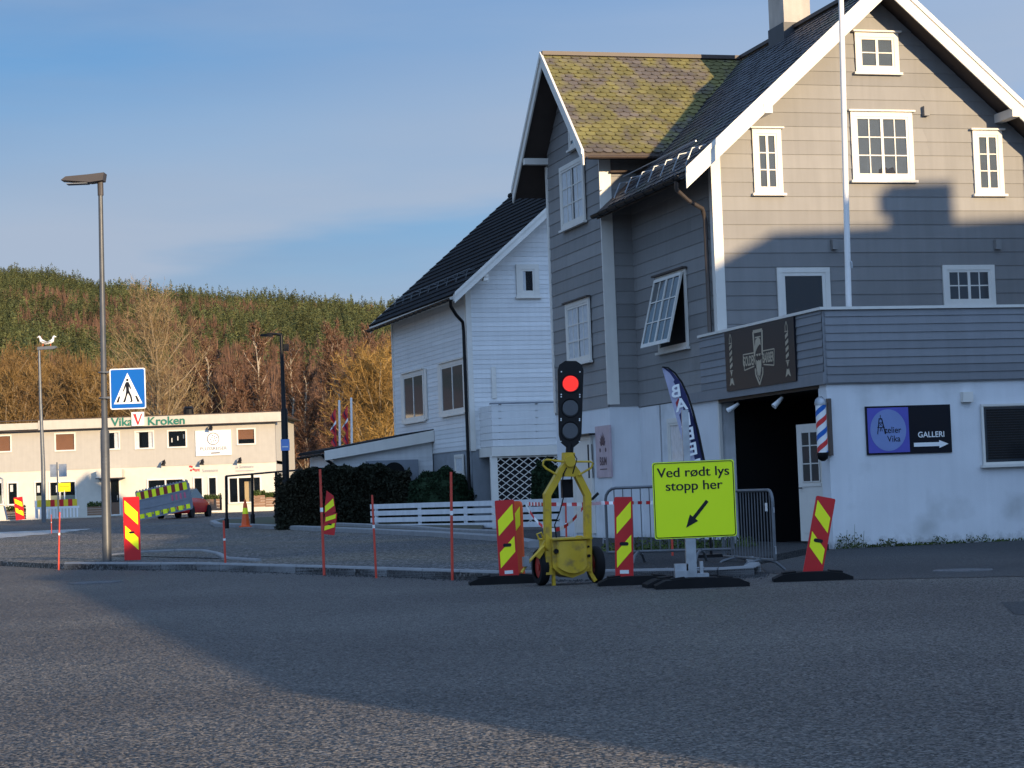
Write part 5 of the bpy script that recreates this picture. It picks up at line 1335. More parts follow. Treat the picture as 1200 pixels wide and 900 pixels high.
cbm = MB(); cbm.ring_tube([LP(664, 548, -.08), LP(660, 556, -.09), LP(659, 566, .0), LP(661, 580, .05), LP(656, 600, .05), LP(650, 615, .0), LP(652, 630, -.02)], .008, 6); cbm.ring_tube([LP(671, 530, -.05), LP(676, 538, -.07), LP(672, 552, -.08), LP(668, 566, .03)], .007, 6); cbm.build('cable', M['rubber'], tl, smooth=True)
a_, b_ = LP(658, 562, .08), LP(671, 583, .08); MB().box(a_.x, b_.x, .05, .12, b_.z, a_.z).build('cable_bag', M['black'], tl)
# signal head faces the camera
hb = Vector((LP(668, 524).x, 0, LP(668, 524).z)); Ah = aff(hb, -TA, R(2.6)); T = lambda a, z, o: Ah(a, -o, z)
HH = 1.10; hb_ = MB(); W1, W0 = .165, .145
prof = [(-.05, 0), (.05, 0), (.12, .06), (.145, .16), (W1, HH-.12), (W1-.02, HH-.05), (.07, HH), (-.07, HH), (-W1+.02, HH-.05), (-W1, HH-.12), (-.145, .16), (-.12, .06)]
hb_.poly(prof, -.10, .04, T); ho = hb_.build('signal_head', M['black'], tl)
for k, zz in enumerate((.81, .50, .21)):
    l_ = MB(); l_.disc(0, zz, .112 if k == 0 else .1, .04, .05, T, 28); l_.build('red_lens' if k == 0 else 'dark_lens', M['lens_on' if k == 0 else 'lens_off'], ho)
    rg = MB(); rg.ring_tube([T(.112*cos(2*pi*i/24), zz+.112*sin(2*pi*i/24), .05) for i in range(24)], .01, 5, closed=True); rg.build('lens_ring', M['black'], ho)
    dts = MB()
    for rr_ in (0, .022, .044, .066, .088):
        m_ = max(1, int(rr_*2*pi/.02))
        for i in range(m_): dts.disc(rr_*cos(2*pi*i/m_), zz+rr_*sin(2*pi*i/m_), .0055, .05, .054, T, 6)
    dts.build('led_dots', M['led'] if k == 0 else M['plgrey'], ho)
sc = MB()
for zz in (.96, .67, .64, .36, .34, .07):
    for s_ in (-1, 1): sc.disc(s_*.118, zz, .009, .04, .048, T, 8)
build_split(sc, 'screw', M['signwhite'], ho)

# yellow sign
sp_ = atG(811, 688)
sr_ = root('stop_here_sign', (sp_.x, sp_.y, 0), 0, 'bright yellow sign reading Ved rødt lys stopp her with black arrow', 'sign')
def SP(px, py, o=0): p = atY(px, py, sp_.y-o); return Vector((p.x-sp_.x, -o, p.z))
MB().box(-.0-.04, .04, -.04, .04, .05, SP(812, 480).z).build('post', M['galv'], sr_)
a, b = SP(763.5, 542, .07), SP(864, 629, .07); sw_, sh_ = b.x-a.x, a.z-b.z
Ts = lambda x, z, o: (a.x+x, -.05-o, b.z+z+.006*(x))
MB().poly(rounded(0, sw_, 0, sh_, .03), 0, .02, Ts).build('board', M['galv'], sr_)
MB().poly(rounded(.004, sw_-.004, .004, sh_-.004, .03), .02, .022, Ts).build('sign_edge', M['signyel'], sr_)
bf = MB(); P_ = rounded(.018, sw_-.018, .018, sh_-.018, .03)
bf.ring_tube([Ts(x, z, .022) for x, z in P_], .006, 4, closed=True); bf.build('sign_border', M['blk'], sr_)
tx = MB(); S_ = sw_/1.01
TT2 = lambda x0, z0: (lambda x, y, o: Ts(x0+x, z0+y, .022+o))
tx.text('Ved rødt lys', .165*S_, TT2(sw_/2, sh_*.80), .003, .0, sx=1.08); tx.text('stopp her', .165*S_, TT2(sw_/2, sh_*.625), .003, .0, sx=1.08)
for dx_ in (-.0025, .0025):
    tx.text('Ved rødt lys', .165*S_, TT2(sw_/2+dx_, sh_*.80), .0035+dx_*.1, .0, sx=1.08); tx.text('stopp her', .165*S_, TT2(sw_/2+dx_, sh_*.625), .0035+dx_*.1, .0, sx=1.08)
x0_, z0_, x1_, z1_ = sw_*.655, sh_*.475, sw_*.40, sh_*.155
d_ = Vector((x1_-x0_, z1_-z0_)); Ld = d_.length; d_.normalize(); n_ = Vector((-d_.y, d_.x))
arrow = [(0, .02), (Ld*.66, .02), (Ld*.66, .062), (Ld+.02, 0), (Ld*.66, -.062), (Ld*.66, -.02), (0, -.02)]
tx.poly([(x0_+d_.x*s+n_.x*t_, z0_+d_.y*s+n_.y*t_) for s, t_ in arrow], .022, .026, Ts)
tx.build('lettering', M['blk'], sr_, fix=False)
rubber_base(sr_, 1.1, .4, .12, (.1, -.12)); rubber_base(sr_, 1.05, .4, .12, (-.02, .33), rz=R(6))
cl = MB(); cl.box(-.2, -.05, -.1, .1, .12, .2); cl.box(-.2, -.04, -.06, .06, .2, .28); cl.box(.06, .2, -.08, .08, .11, .16); cl.box(.1, .14, -.03, .03, .16, .3); cl.tube((-.15, 0, .22), (.15, 0, .22), .015, n=6); cl.box(-.06, .06, -.06, .06, .1, .62)
cl.build('clamp', M['galv'], sr_)

# crowd barriers
def barrier(P, Q, label, nbar, feet=(.25, .75)):
    P, Q = Vector(P), Vector(Q); L = (Q-P).length; rz = atan2(Q.y-P.y, Q.x-P.x)
    r_ = root('crowd_barrier', (P.x, P.y, P.z), rz, label, 'barrier', 'steel crowd barriers')
    f = MB(); h = 1.1; z0 = .17; rr_ = .16
    pts = [(0, 0, z0)]+[(0, 0, h-rr_)]+[(rr_-rr_*cos(R(a)), 0, h-rr_+rr_*sin(R(a))) for a in (22, 45, 68, 90)]+[(L-rr_+rr_*sin(R(a)), 0, h-rr_+rr_*cos(R(a))) for a in (0, 22, 45, 68, 90)]+[(L, 0, z0)]
    f.ring_tube(pts, .022, 8); f.tube((0, 0, z0), (L, 0, z0), .02, n=8); f.build('frame', M['pole'], r_, smooth=True)
    b = MB()
    for i in range(1, nbar): x = L*i/nbar; b.tube((x, 0, z0), (x, 0, h-.01), .008, n=5)
    b.build('bars', M['pole'], r_)
    for t in feet:
        g = MB(); x = L*t; g.ring_tube([(x, -.33, .01), (x, -.2, .12), (x, 0, z0), (x, .2, .12), (x, .33, .01)], .02, 6); g.tube((x, 0, z0-.03), (x, 0, z0+.02), .035, n=6); g.build('foot', M['pole'], r_)
    g = MB(); g.ring_tube([(L, 0, .35), (L+.05, 0, .35), (L+.05, 0, .25)], .01, 5); g.ring_tube([(-.0, 0, .35), (-.06, 0, .37), (-.06, 0, .3)], .01, 5); g.ring_tube([(L, 0, .85), (L+.04, 0, .87), (L+.04, 0, .8)], .01, 5); build_split(g, 'hook', M['galv'], r_)
    return r_
b1 = barrier((1.30, 29.9, .104), (3.05, 29.3, .104), 'steel crowd barrier facing the road behind the right marker board', 14)
b2 = barrier((2.96, 29.6, 0), (3.40, 27.25, 0), 'steel crowd barrier turned end on, right of the yellow sign', 18)
MB().box(2.16, 2.22, -.035, -.02, .82, .93).build('tag', M['signwhite'], b2)
# barrier tape
def tape(pts, label, w=.05):
    P = [Vector(p) for p in pts]; red = MB(); wh_ = MB(); tot = 0; k = 0
    for p, q in zip(P, P[1:]):
        n = max(1, int((q-p).length/.06))
        for i in range(n):
            a_, b_ = p.lerp(q, i/n), p.lerp(q, (i+1)/n); tw_ = .5*sin(k*.5); up = Vector((0, sin(tw_), cos(tw_)))*w/2
            (red if k % 2 else wh_).face([a_-up*1+Vector((0, 0, 0)), b_-up, b_+up, a_+up]); k += 1
    r_ = root('barrier_tape', (0, 0, 0), 0, label, 'tape'); red.build('red_section', M['red'], r_, fix=False); wh_.build('white_section', M['signwhite'], r_, fix=False)
tape([atY(618, 590.5, 26.9), atY(640, 591, 26.2), atY(688, 591, 26.3), atY(704, 589.5, 29.7), atY(762, 589, 29.5), atY(800, 589, 29.3)], 'taut red and white tape running from the left board to the barrier')
cat_ = []
for i in range(15):
    t_ = i/14; x = 616+(686-616)*t_; y = 591+(34+(-8)*t_)*4*t_*(1-t_); cat_.append(atY(x, y, 26.95-.3*t_))
tape(cat_, 'slack red and white tape sagging behind the traffic light cart')

# feather flag (curved pole, sail)
fp_ = atG(828, 660, .1)
FY = 31.2; fr_ = root('feather_flag', (0, 0, 0), 0, 'navy and lilac feather flag with mirrored white lettering behind the yellow sign', 'flag')
def FP(px, py): return atY(px, py, FY)
edge = [(776, 430), (783, 431), (791, 437), (799, 448), (806, 463), (812, 482), (818, 505), (822, 525), (826, 545), (831, 600), (834, 662)]
base_z = .104
E_ = [FP(*p) for p in edge]
MB().ring_tube(E_, [.012, .013, .014, .015, .016, .017, .018, .019, .02, .022, .022], 6).build('pole', M['black'], fr_, smooth=True)
inner = [(776, 432), (781, 448), (786, 466), (791, 484), (795, 500), (799, 515), (803, 532), (808, 552), (813, 575)]
outer = [(777, 430), (786, 434), (796, 446), (804, 462), (811, 484), (817, 504), (821.5, 525), (826, 548), (829, 576)]
def interp(L, t): 
    x = t*(len(L)-1); i = min(int(x), len(L)-2); f = x-i; return (L[i][0]+(L[i+1][0]-L[i][0])*f, L[i][1]+(L[i+1][1]-L[i][1])*f)
nav, lil, frd = MB(), MB(), MB(); NS, NT = 40, 14
for i in range(NS):
    for j in range(NT):
        def pt(ii, jj):
            t = ii/NS; s = jj/NT; a_ = interp(inner, t); b_ = interp(outer, t); p = FP(a_[0]+(b_[0]-a_[0])*s, a_[1]+(b_[1]-a_[1])*s); p.y += .03*sin(t*9+s*2); return p
        t = i/NS; s = j/NT
        bnd = .78 if t < .2 else (.62-.5*(t-.2) if t < .42 else .18 if t < .55 else .30+.2*sin((t-.55)*9))
        m_ = lil if s < bnd else nav
        if .3 < t < .36 and .15 < s < .45: m_ = frd
        if .6 < t < .72 and .1 < s < .38: m_ = frd
        m_.face([pt(i, j), pt(i, j+1), pt(i+1, j+1), pt(i+1, j)], .5)
nav.build('navy_cloth', M['navy'], fr_, fix=False, smooth=True); lil.build('lilac_cloth', M['lilac'], fr_, fix=False, smooth=True); frd.build('red_cloth', M['fabred'], fr_, fix=False, smooth=True)
g = MB()
for k, chh in enumerate('BARBER'):
    t = .27+k*.115; a_ = interp(inner, t); b_ = interp(outer, t); cx_, cy_ = a_[0]+(b_[0]-a_[0])*.56, a_[1]+(b_[1]-a_[1])*.56
    p = FP(cx_, cy_); 
    g.text(chh, .26, (lambda p: lambda x, y, o: (p.x-x*1.0-y*.1, p.y-.045-o, p.z+y-x*.25-.1))(p), .0, .006)
g.build('lettering', M['signwhite'], fr_, fix=False)
MB().poly(rounded(-.3, .3, -.2, .2, .05), 0, .05, lambda x, y, z: (E_[-1].x+x, E_[-1].y+y, .1+z)).build('foot_plate', M['black'], fr_)

# stakes (snow poles)
def stake(px, pyb, pyt, label, tpx=None, rad=.017, top_white=False, dz=.0, Y=None):
    g_ = atG(px, pyb, dz) if Y is None else atY(px, pyb, Y); t_ = atY(tpx if tpx is not None else px-1, pyt, g_.y)
    mb = MB(); d = t_-g_; mb.ring_tube([(0, 0, -.1), tuple(d*.5), tuple(d)], [rad, rad, rad*.9], 8)
    o_ = mb.build('marker_stake', M['stakered'], smooth=True, loc=g_); tag(o_, label, 'stake', 'red roadside stakes')
    MB().ring_tube([tuple(d*.60), tuple(d*.64)], rad*1.15, 8).build('reflective_band', M['signwhite'], o_, smooth=True); return o_
stake(68.5, 668, 600, 'red stake left of the grey lamp post at the gravel corner', 70)
stake(60.5, 627, 603, 'short red stake before the white and red barrier, farther back', 60)
stake(264.5, 668.5, 610, 'short red stake on the kerb right of the striped board', 262, .02)
stake(380, 675, 550, 'tall red stake before the dark hedge and broken board', 375, .022)
stake(441, 677.5, 580, 'red stake in front of the left end of the slatted fence', 436)
stake(530, 680, 553, 'tall straight red stake before the round bush', 528.5, .02)
stake(664, 650, 592, 'thin red stake seen through the traffic light cart frame', 663, .015, Y=33, dz=.1)
stake(789, 668, 600, 'orange stake behind the crowd barrier, left of the sign post', 786, .018, Y=32.5)
stake(145, 627, 602, 'pinkish stake partly hidden behind the striped board at the lamp post', 145)

# tall lamp post with crossing sign
lb = atG(125.5, 658, .1); tp = atY(117.5, 212, lb.y)
lp = root('street_lamp', (lb.x, lb.y, .1), 0, 'tall grey street lamp post carrying the blue crossing sign', 'street lamp')
d = tp-Vector((lb.x, lb.y, .1)); 
mb = MB(); mb.ring_tube([(0, 0, -.1), tuple(d*.34), tuple(d*.345), tuple(d)], [.095, .09, .064, .046], 16)
mb.build('pole', mat('dark_steel_post', (.085, .088, .09), .45, metal=.3, var=.15, vs=6), lp, smooth=True)
hx = MB(); e0 = d+Vector((.06, 0, .02)); e1_ = atY(73, 210.5, lb.y)-Vector((lb.x, lb.y, .1))
hx.poly([(e0.x+.05, e0.z+.13), (e0.x+.02, e0.z-.03), (e0.x-.25, e0.z-.06), (e1_.x, e1_.z-.03), (e1_.x+.1, e1_.z+.04), (e0.x-.3, e0.z+.10)], -.16, .16, lambda a_, z_, y_: (a_, y_, z_)); hx.tube(tuple(d-Vector((0, 0, .3))), tuple(d), .06, n=12)
ho_ = hx.build('lamp_head', M['galv'] if 0 else mat('brown_grey_lamp_housing', (.06, .052, .05), .5), lp)
MB().box(e1_.x+.1, e0.x-.3, -.12, .12, e0.z-.075, e0.z-.06).build('lens', M['plgrey'], ho_)
at = lambda px, py: atY(px, py, lb.y)-Vector((lb.x, lb.y, .1))
yb = MB(); f_ = lambda py: (at(0, py).z)/d.z
yb.ring_tube([tuple(d*f_(552)), tuple(d*f_(537))], .079, 16); yb.build('yellow_band', M['yelref'] if 0 else mat('yellow_tape', (.75, .5, .02), .5), lp, smooth=True)
nb_ = MB()
for zz in (540, 544, 548): c = d*f_(zz); nb_.box(c.x-.035, c.x+.035, -.085, -.078, c.z-.022, c.z+.012)
nb_.build('dark_number', M['blk'], lp)
cs_ = root('crossing_sign', (lb.x, lb.y, .1), 0, 'blue square pedestrian crossing sign with white triangle on the lamp post', 'road sign')
a, b = at(130, 433), at(173, 479); Tc = lambda x, z, o: (a.x+x, -.13-o, b.z+z); cw_, ch_ = b.x-a.x, a.z-b.z
MB().poly(rounded(0, cw_, 0, ch_, .04), 0, .03, Tc).build('plate', M['galv'], cs_)
MB().poly(rounded(.0, cw_, 0, ch_, .04), .03, .032, Tc).build('white_edge', M['signwhite'], cs_)
MB().poly(rounded(.022, cw_-.022, .022, ch_-.022, .03), .032, .034, Tc).build('blue_field', M['blue'], cs_)
MB().poly([(cw_*.10, ch_*.13), (cw_*.90, ch_*.13), (cw_*.5, ch_*.89)], .034, .036, Tc).build('white_triangle', M['signwhite'], cs_)
pd = MB(); S = lambda L: [(x*cw_, z*ch_) for x, z in L]
pd.disc(.495*cw_, .715*ch_, .036*cw_, .036, .039, Tc, 14)
pd.poly(S([(.46, .665), (.53, .665), (.56, .60), (.60, .50), (.575, .485), (.53, .56), (.54, .45), (.60, .33), (.63, .20), (.585, .19), (.555, .31), (.505, .39), (.47, .32), (.43, .19), (.375, .20), (.43, .33), (.455, .45), (.45, .56), (.42, .50), (.385, .43), (.365, .45), (.40, .54), (.43, .62)]), .036, .039, Tc)
pd.poly(S([(.17, .17), (.24, .17), (.285, .32), (.245, .32)]), .036, .039, Tc); pd.poly(S([(.83, .17), (.76, .17), (.70, .32), (.75, .32)]), .036, .039, Tc)
pd.poly(S([(.36, .17), (.42, .17), (.42, .20), (.38, .22)]), .036, .039, Tc); pd.poly(S([(.55, .17), (.61, .17), (.63, .2), (.57, .2)]), .036, .039, Tc)
pd.build('pedestrian_symbol', M['blk'], cs_)
br = MB()
for py in (441, 471): c = d*f_(py); br.ring_tube([(c.x+.1*cos(2*pi*i/14), .1*sin(2*pi*i/14), c.z) for i in range(14)], .016, 5, closed=True); br.box(c.x+.08, a.x+.1, -.125, -.1, c.z-.02, c.z+.02); br.box(c.x, a.x+.05, -.12, -.09, c.z-.015, c.z+.015)
br.build('clamp', M['pole'], cs_)

# black lamp post by the hedge
Yb = 73; bl = root('street_lamp', (PX(335.5, Yb), Yb, gz(Yb)), 0, 'black street lamp post with arm to the left behind the hedge end', 'street lamp')
o_ = Vector((PX(335.5, Yb), Yb, gz(Yb))); A_ = lambda px, py: atY(px, py, Yb)-o_
mb = MB(); mb.ring_tube([(0, 0, 0), tuple(A_(333, 480)), tuple(A_(332.5, 478)), tuple(A_(329.5, 393))], [.13, .12, .08, .06], 12); mb.build('pole', M['black'], bl, smooth=True)
mb = MB(); mb.ring_tube([A_(330.5, 393), A_(324, 391.5), A_(316, 392)], [.05, .045, .04], 8); p = A_(316, 392); mb.poly([(p.x+.1, p.z+.06), (p.x-.35, p.z), (p.x-.32, p.z-.05), (p.x+.1, p.z-.08)], -.13, .13, lambda a_, z_, y_: (a_, y_, z_)); mb.build('lamp_arm', M['black'], bl)
a_ = A_(332.5, 400); MB().box(a_.x+.0, a_.x+.16, -.08, .08, a_.z-.35, a_.z-.1).build('loudspeaker_box', M['black'], bl)
bs_ = root('small_sign', o_, 0, 'small pale blue sign plate on the black lamp post', 'sign'); a, b = A_(329.5, 515), A_(340, 528)
MB().box(a.x, b.x, -.16, -.14, b.z, a.z).build('plate', mat('pale_blue_plate', (.16, .28, .62), .5), bs_); MB().box(a.x, b.x, -.14, -.10, b.z+.1, a.z-.1).build('clamp', M['black'], bs_)
for k, (px0, py0) in enumerate(((334, 517), )): MB().box(a.x+.05, b.x-.05, -.162, -.16, b.z+.12, b.z+.16).build('print_line', M['signwhite'], bs_)
# gull lamp
Yg = 106; o_ = Vector((PX(51, Yg), Yg, gz(Yg))); A_ = lambda px, py: atY(px, py, Yg)-o_
gl_ = root('street_lamp', o_, 0, 'distant grey lamp post with two gulls sitting on its head', 'street lamp')
MB().ring_tube([(0, 0, 0), tuple(A_(50.5, 545)), tuple(A_(47.5, 470)), tuple(A_(45.8, 407))], [.12, .11, .08, .06], 10).build('pole', M['pole'], gl_, smooth=True)
p = A_(45.5, 408.5); q = A_(67, 408.5)
MB().poly([(p.x-.05, p.z+.08), (q.x-.1, q.z+.14), (q.x, q.z+.06), (q.x-.2, q.z-.02), (p.x+.2, p.z-.06), (p.x-.05, p.z-.08)], -.15, .15, lambda a_, z_, y_: (a_, y_, z_)).build('lamp_head', M['pole'], gl_)
for (px, lab, fl) in ((50.5, 'white gull sitting on the left end of the distant lamp head', -1), (59.5, 'white gull on the right side of the distant lamp head', 1)):
    c = atY(px, 405.4, Yg); c.z += .04
    g = MB(); g.ring_tube([(-.30*fl, 0, .05), (-.16*fl, 0, .12), (0, 0, .17), (.10*fl, 0, .24), (.13*fl, 0, .33), (.15*fl, 0, .42), (.19*fl, 0, .45), (.24*fl, 0, .43), (.31*fl, 0, .41)], [.012, .06, .10, .095, .06, .05, .055, .035, .008], 10)
    gb = g.build('gull', M['bird'], smooth=True, loc=c); tag(gb, lab, 'bird', 'gulls on the distant lamp')
    w = MB(); 
    for s_ in (-1, 1): w.ring_tube([(-.33*fl, s_*.03, .08), (-.12*fl, s_*.085, .16), (.05*fl, s_*.09, .2)], [.01, .035, .02], 6)
    w.build('wing', M['birdgrey'], gb, smooth=True)
    l = MB(); l.tube((0, .03, -.05), (0, .03, .1), .008, n=4); l.tube((0, -.03, -.05), (0, -.03, .1), .008, n=4); l.build('leg', M['orange'], gb)

# black railing on the raised bed
o_ = Vector((0, 0, 0)); rl = root('railing', (0, 0, 0), 0, 'black metal railing with three posts beside the orange cone', 'railing')
rp_ = [(265.5, 611, 558, 73), (296, 606, 555.5, 74.5), (324, 598, 553, 76)]
tops = []
for px, pb, pt_, Y in rp_:
    b_, t_ = atY(px, pb, Y), atY(px-.5, pt_, Y); b_.z -= .4; tops.append(t_)
    g = MB(); g.tube(b_, t_, .055, n=6); g.tube(b_, b_+Vector((0, 0, .5)), .09, n=6); g.build('post', M['black'], rl)
tops.append(atY(350, 551, 77)); g = MB(); g.ring_tube(tops, .035, 6); g.build('top_rail', M['black'], rl)
# cone
cpz = atY(288, 617.5, 71); cn = root('traffic_cone', cpz, 0, 'orange traffic cone with yellow band on the planting bed by the railing', 'traffic cone')
g = MB(); g.box(-.2, .2, -.2, .2, 0, .04); g.build('base', M['orange'], cn)
g = MB(); g.ring_tube([(0, 0, .04), (0, 0, .45)], [.155, .105], 18); g.ring_tube([(0, 0, .66), (0, 0, .82)], [.08, .06], 18); g.ring_tube([(0, 0, .82), (0, 0, .95)], [.045, .03], 12); g.build('body', M['orange'], cn, smooth=True)
MB().ring_tube([(0, 0, .45), (0, 0, .66)], [.106, .08], 18).build('yellow_band', M['yelref'], cn, smooth=True)

# plastic lattice barrier, tilted, and others before the shops
def lattice_barrier(p, rz, tilt, L, H, label, style, group='plastic road barriers'):
    r_ = root('plastic_barrier', p, rz, label, 'road barrier', group); A2 = aff((0, 0, 0), 0, -tilt); T_ = lambda a_, z_, o_: A2(a_, -o_, z_)
    f = MB()
    if style == 'grey':
        f.box(0, L, .0, .06, -.03, .03, T_); f.box(0, L, H*.36, H*.42, -.03, .03, T_); f.box(0, L, H*.66, H*.70, -.03, .03, T_); f.box(0, L, H-.05, H, -.03, .03, T_); f.box(0, L, H*.2, H*.24, -.03, .03, T_)
        n = int(L/.16)
        for i in range(n+1): x = L*i/n; f.box(x-.02, x+.02, .06, H*.66, -.02, .02, T_); 
        for i in range(n): x = L*(i+.5)/n; f.box(x-.035, x+.035, H, H+.05, -.02, .02, T_)
        f.box(0, .06, .06, H, -.03, .03, T_); f.box(L-.06, L, .06, H, -.03, .03, T_); f.box(.0, L, H*.24, H*.66, -.012, .012, T_)
        f.build('frame', M['plgrey'], r_); a1 = MB(); a2 = MB(); n = 13
        for i in range(n): x0_, x1_ = .06+(L-.12)*i/n, .06+(L-.12)*(i+1)/n; (a1 if i % 2 else a2).box(x0_, x1_, H*.70, H-.05, -.02, .032, T_)
        for i in range(n): x0_, x1_ = .06+(L-.12)*i/n, .06+(L-.12)*(i+1)/n; (MB() if i % 2 else a2).box(x0_, x1_, .06, H*.2, -.02, .032, T_)
        a1.build('red_panel', mat('dull_red_panel', (.25, .02, .02), .5), r_); a2.build('yellow_panel', M['yelref'], r_)
        rp2 = MB()
        for i in range(4): x0_ = L*(.66+i*.08); rp2.box(x0_, x0_+.08, H*.42, H*.62, .012, .034, T_)
        rp2.build('pink_reflector', M['pink'], r_)
    else:
        n = 9; a1, a2 = MB(), MB()
        for i in range(n): x0_, x1_ = L*i/n, L*(i+1)/n; (a1 if i % 2 == 0 else a2).box(x0_, x1_, H*.62, H, -.02, .03, T_)
        a1.build('yellow_panel', mat('yellow_reflector', (.75, .55, .02), .4), r_); a2.build('red_panel', M['redref'], r_)
        for i in range(13): x = L*i/12; f.box(x-.035, x+.035, 0, H*.62, -.02, .02, T_)
        f.box(-.1, L+.1, H*.5, H*.62, -.03, .025, T_); f.box(-.12, 0, 0, H, -.02, .02, T_); f.build('frame', M['signwhite'], r_)
    return r_
p = atY(164, 610, 92); lattice_barrier(p, R(-22), R(9), 2.75, 1.3, 'tilted grey plastic barrier with yellow and red panels before the red car', 'grey')
p = atY(143, 610, 92.6); lattice_barrier(p+Vector((.9, .5, .1)), R(-18), R(8), 2.5, 1.15, 'second grey plastic barrier leaning behind the tilted one', 'grey')
p = atY(44, 607.5, 108); lattice_barrier(p, 0, 0, 2.1, .95, 'white plastic barrier with yellow and red top panel near the left lamp', 'white')
# red car (mostly hidden behind the barrier)
cz = gz(104); cr_ = root('parked_car', (PX(216, 104), 104, cz), R(80), 'red hatchback parked behind the tilted plastic barrier', 'car')
# car local: x forward length 4.0, y width
cb = MB()
secs = [(-2.0, .35, .62, .70), (-1.95, .28, .95, .78), (-1.7, .22, 1.0, .83), (-.4, .22, .98, .85), (.9, .22, .92, .84), (1.7, .25, .72, .80), (2.0, .32, .60, .68)]
st = len(cb.v)
for x, zb, zt, hw in secs:
    for y, z in ((-hw, zb+.1), (-hw, zt-.15), (-hw*.93, zt), (hw*.93, zt), (hw, zt-.15), (hw, zb+.1), (hw*.9, zb), (-hw*.9, zb)): cb.v.append((x, y, z))
for i in range(len(secs)-1):
    for k in range(8): cb.f.append((st+i*8+k, st+i*8+(k+1) % 8, st+(i+1)*8+(k+1) % 8, st+(i+1)*8+k)); cb.r.append(.5)
cb.f.append(tuple(st+k for k in range(8))); cb.f.append(tuple(st+(len(secs)-1)*8+k for k in range(8))); cb.r += [.5, .5]
bo_ = cb.build('body', M['carred'], cr_, smooth=True)
cb = MB(); gs = [(-1.92, .72, .98), (-1.55, .64, 1.42), (.15, .62, 1.46), (.95, .74, .94)]
for x, hw, z in gs: cb.v += [(x, -hw, z), (x, hw, z)]
for i in range(3): cb.f.append((2*i, 2*i+1, 2*i+3, 2*i+2)); cb.r.append(.5)
cb.f += [(0, 2, 4, 6), (1, 7, 5, 3)]; cb.r += [.5, .5]
cb.build('window', M['glass'], cr_); MB().poly([(-1.52, 1.44), (.12, 1.48), (.12, 1.5), (-1.52, 1.47)], -.6, .6, lambda a_, z_, y_: (a_, y_, z_)).build('car_roof', M['carred'], cr_)
MB().box(-2.04, -1.97, -.28, .28, .62, .74).build('number_plate', M['signwhite'], cr_); MB().box(-2.05, -1.9, -.75, .75, .33, .5).build('bumper', M['carred'], cr_)
for y in (-.68, .68): MB().box(-2.0, -1.9, y-.12, y+.12, .75, .95).build('tail_light', M['redref'], cr_)
for x in (-1.3, 1.3):
    for y in (-.8, .8): MB().tube((x, y-.1, .31), (x, y+.1, .31), .31, n=20).build('wheel', M['rubber'], cr_)
# planters
def planter(px, pyb, Y, w, h, label):
    p = atY(px, pyb, Y); r_ = root('planter', p, 0, label, 'planter', 'wooden planters before the cream building')
    g = MB()
    for i in range(4): g.box(-w/2, w/2, -.25, .25, i*h/4+.005, (i+1)*h/4-.008)
    g.build('box', M['wood'], r_)
    g = MB()
    def pt(): return Vector((random.uniform(-w/2, w/2), random.uniform(-.28, .28), h+random.uniform(-.02, .28)*random.random()**.4)), random.random()
    leaf_cloud(g, pt, 500, .06, .3); g.build('plant', M['weed'], r_, fix=False)
planter(19, 609, 110, .95, .5, 'leftmost wooden planter with leafy plants beside the striped board')
planter(113.5, 604, 113, .95, .5, 'wooden planter with plants just left of the grey lamp post')
planter(249, 598.5, 114, 1.0, .65, 'wooden planter with green plants before the twin doors')
planter(304, 594, 114, .7, .65, 'small wooden planter right of the display window, behind the railing')
planter(317, 594, 114, .5, .55, 'narrow planter at the right corner of the cream building')
# yellow sign on legs, double sign backs
p = atY(76, 596, 112); r_ = root('small_sign', p, 0, 'small yellow sign on a white leg before the cream building', 'sign'); h = .95
MB().tube((0, 0, 0), (0, 0, 1.0), .035, n=6).build('leg', M['signwhite'], r_); MB().box(-.36, .34, -.03, 0, .92, 1.4).build('plate', mat('yellow_plate', (.8, .65, .01), .4), r_)
MB().box(-.25, .25, -.035, -.03, 1.2, 1.22).build('print_line', M['blk'], r_)
Ys = 100; p = atY(68.5, 606, Ys); r_ = root('road_sign', p, 0, 'two square grey sign backs on a thin post behind the red stake', 'road sign')
t_ = atY(66.8, 544, Ys)-p; MB().tube((0, 0, 0), tuple(t_+Vector((0, 0, .1))), .035, n=6).build('post', M['pole'], r_)
MB().box(t_.x-.34, t_.x-.03, -.05, -.02, t_.z-.62, t_.z).build('plate', M['galv'], r_); MB().box(t_.x+.09, t_.x+.47, -.05, -.02, t_.z-.62, t_.z).build('plate', M['galv'], r_)
MB().box(t_.x-.3, t_.x+.4, -.02, .0, t_.z-.3, t_.z-.25).build('clamp_bar', M['galv'], r_)
# bollard, left pipe frame
p = atY(259, 597, 113); g = MB(); g.ring_tube([(0, 0, 0), (0, 0, .75), (0, 0, .8)], [.06, .06, .03], 8); bo2 = g.build('bollard', M['black'], smooth=True, loc=p); tag(bo2, 'thin black bollard right of the twin doors', 'bollard')
p = atY(4, 609, 106); g = MB(); g.ring_tube([(-.9, 0, 2.15), (-.1, 0, 2.15), (.0, 0, 2.1), (.0, 0, 1.0), (.2, 0, 0)], .05, 8); sf = g.build('pipe_frame', M['galv'], smooth=True, loc=p); tag(sf, 'bent grey pipe frame at the far left before the shop windows', 'pipe frame')
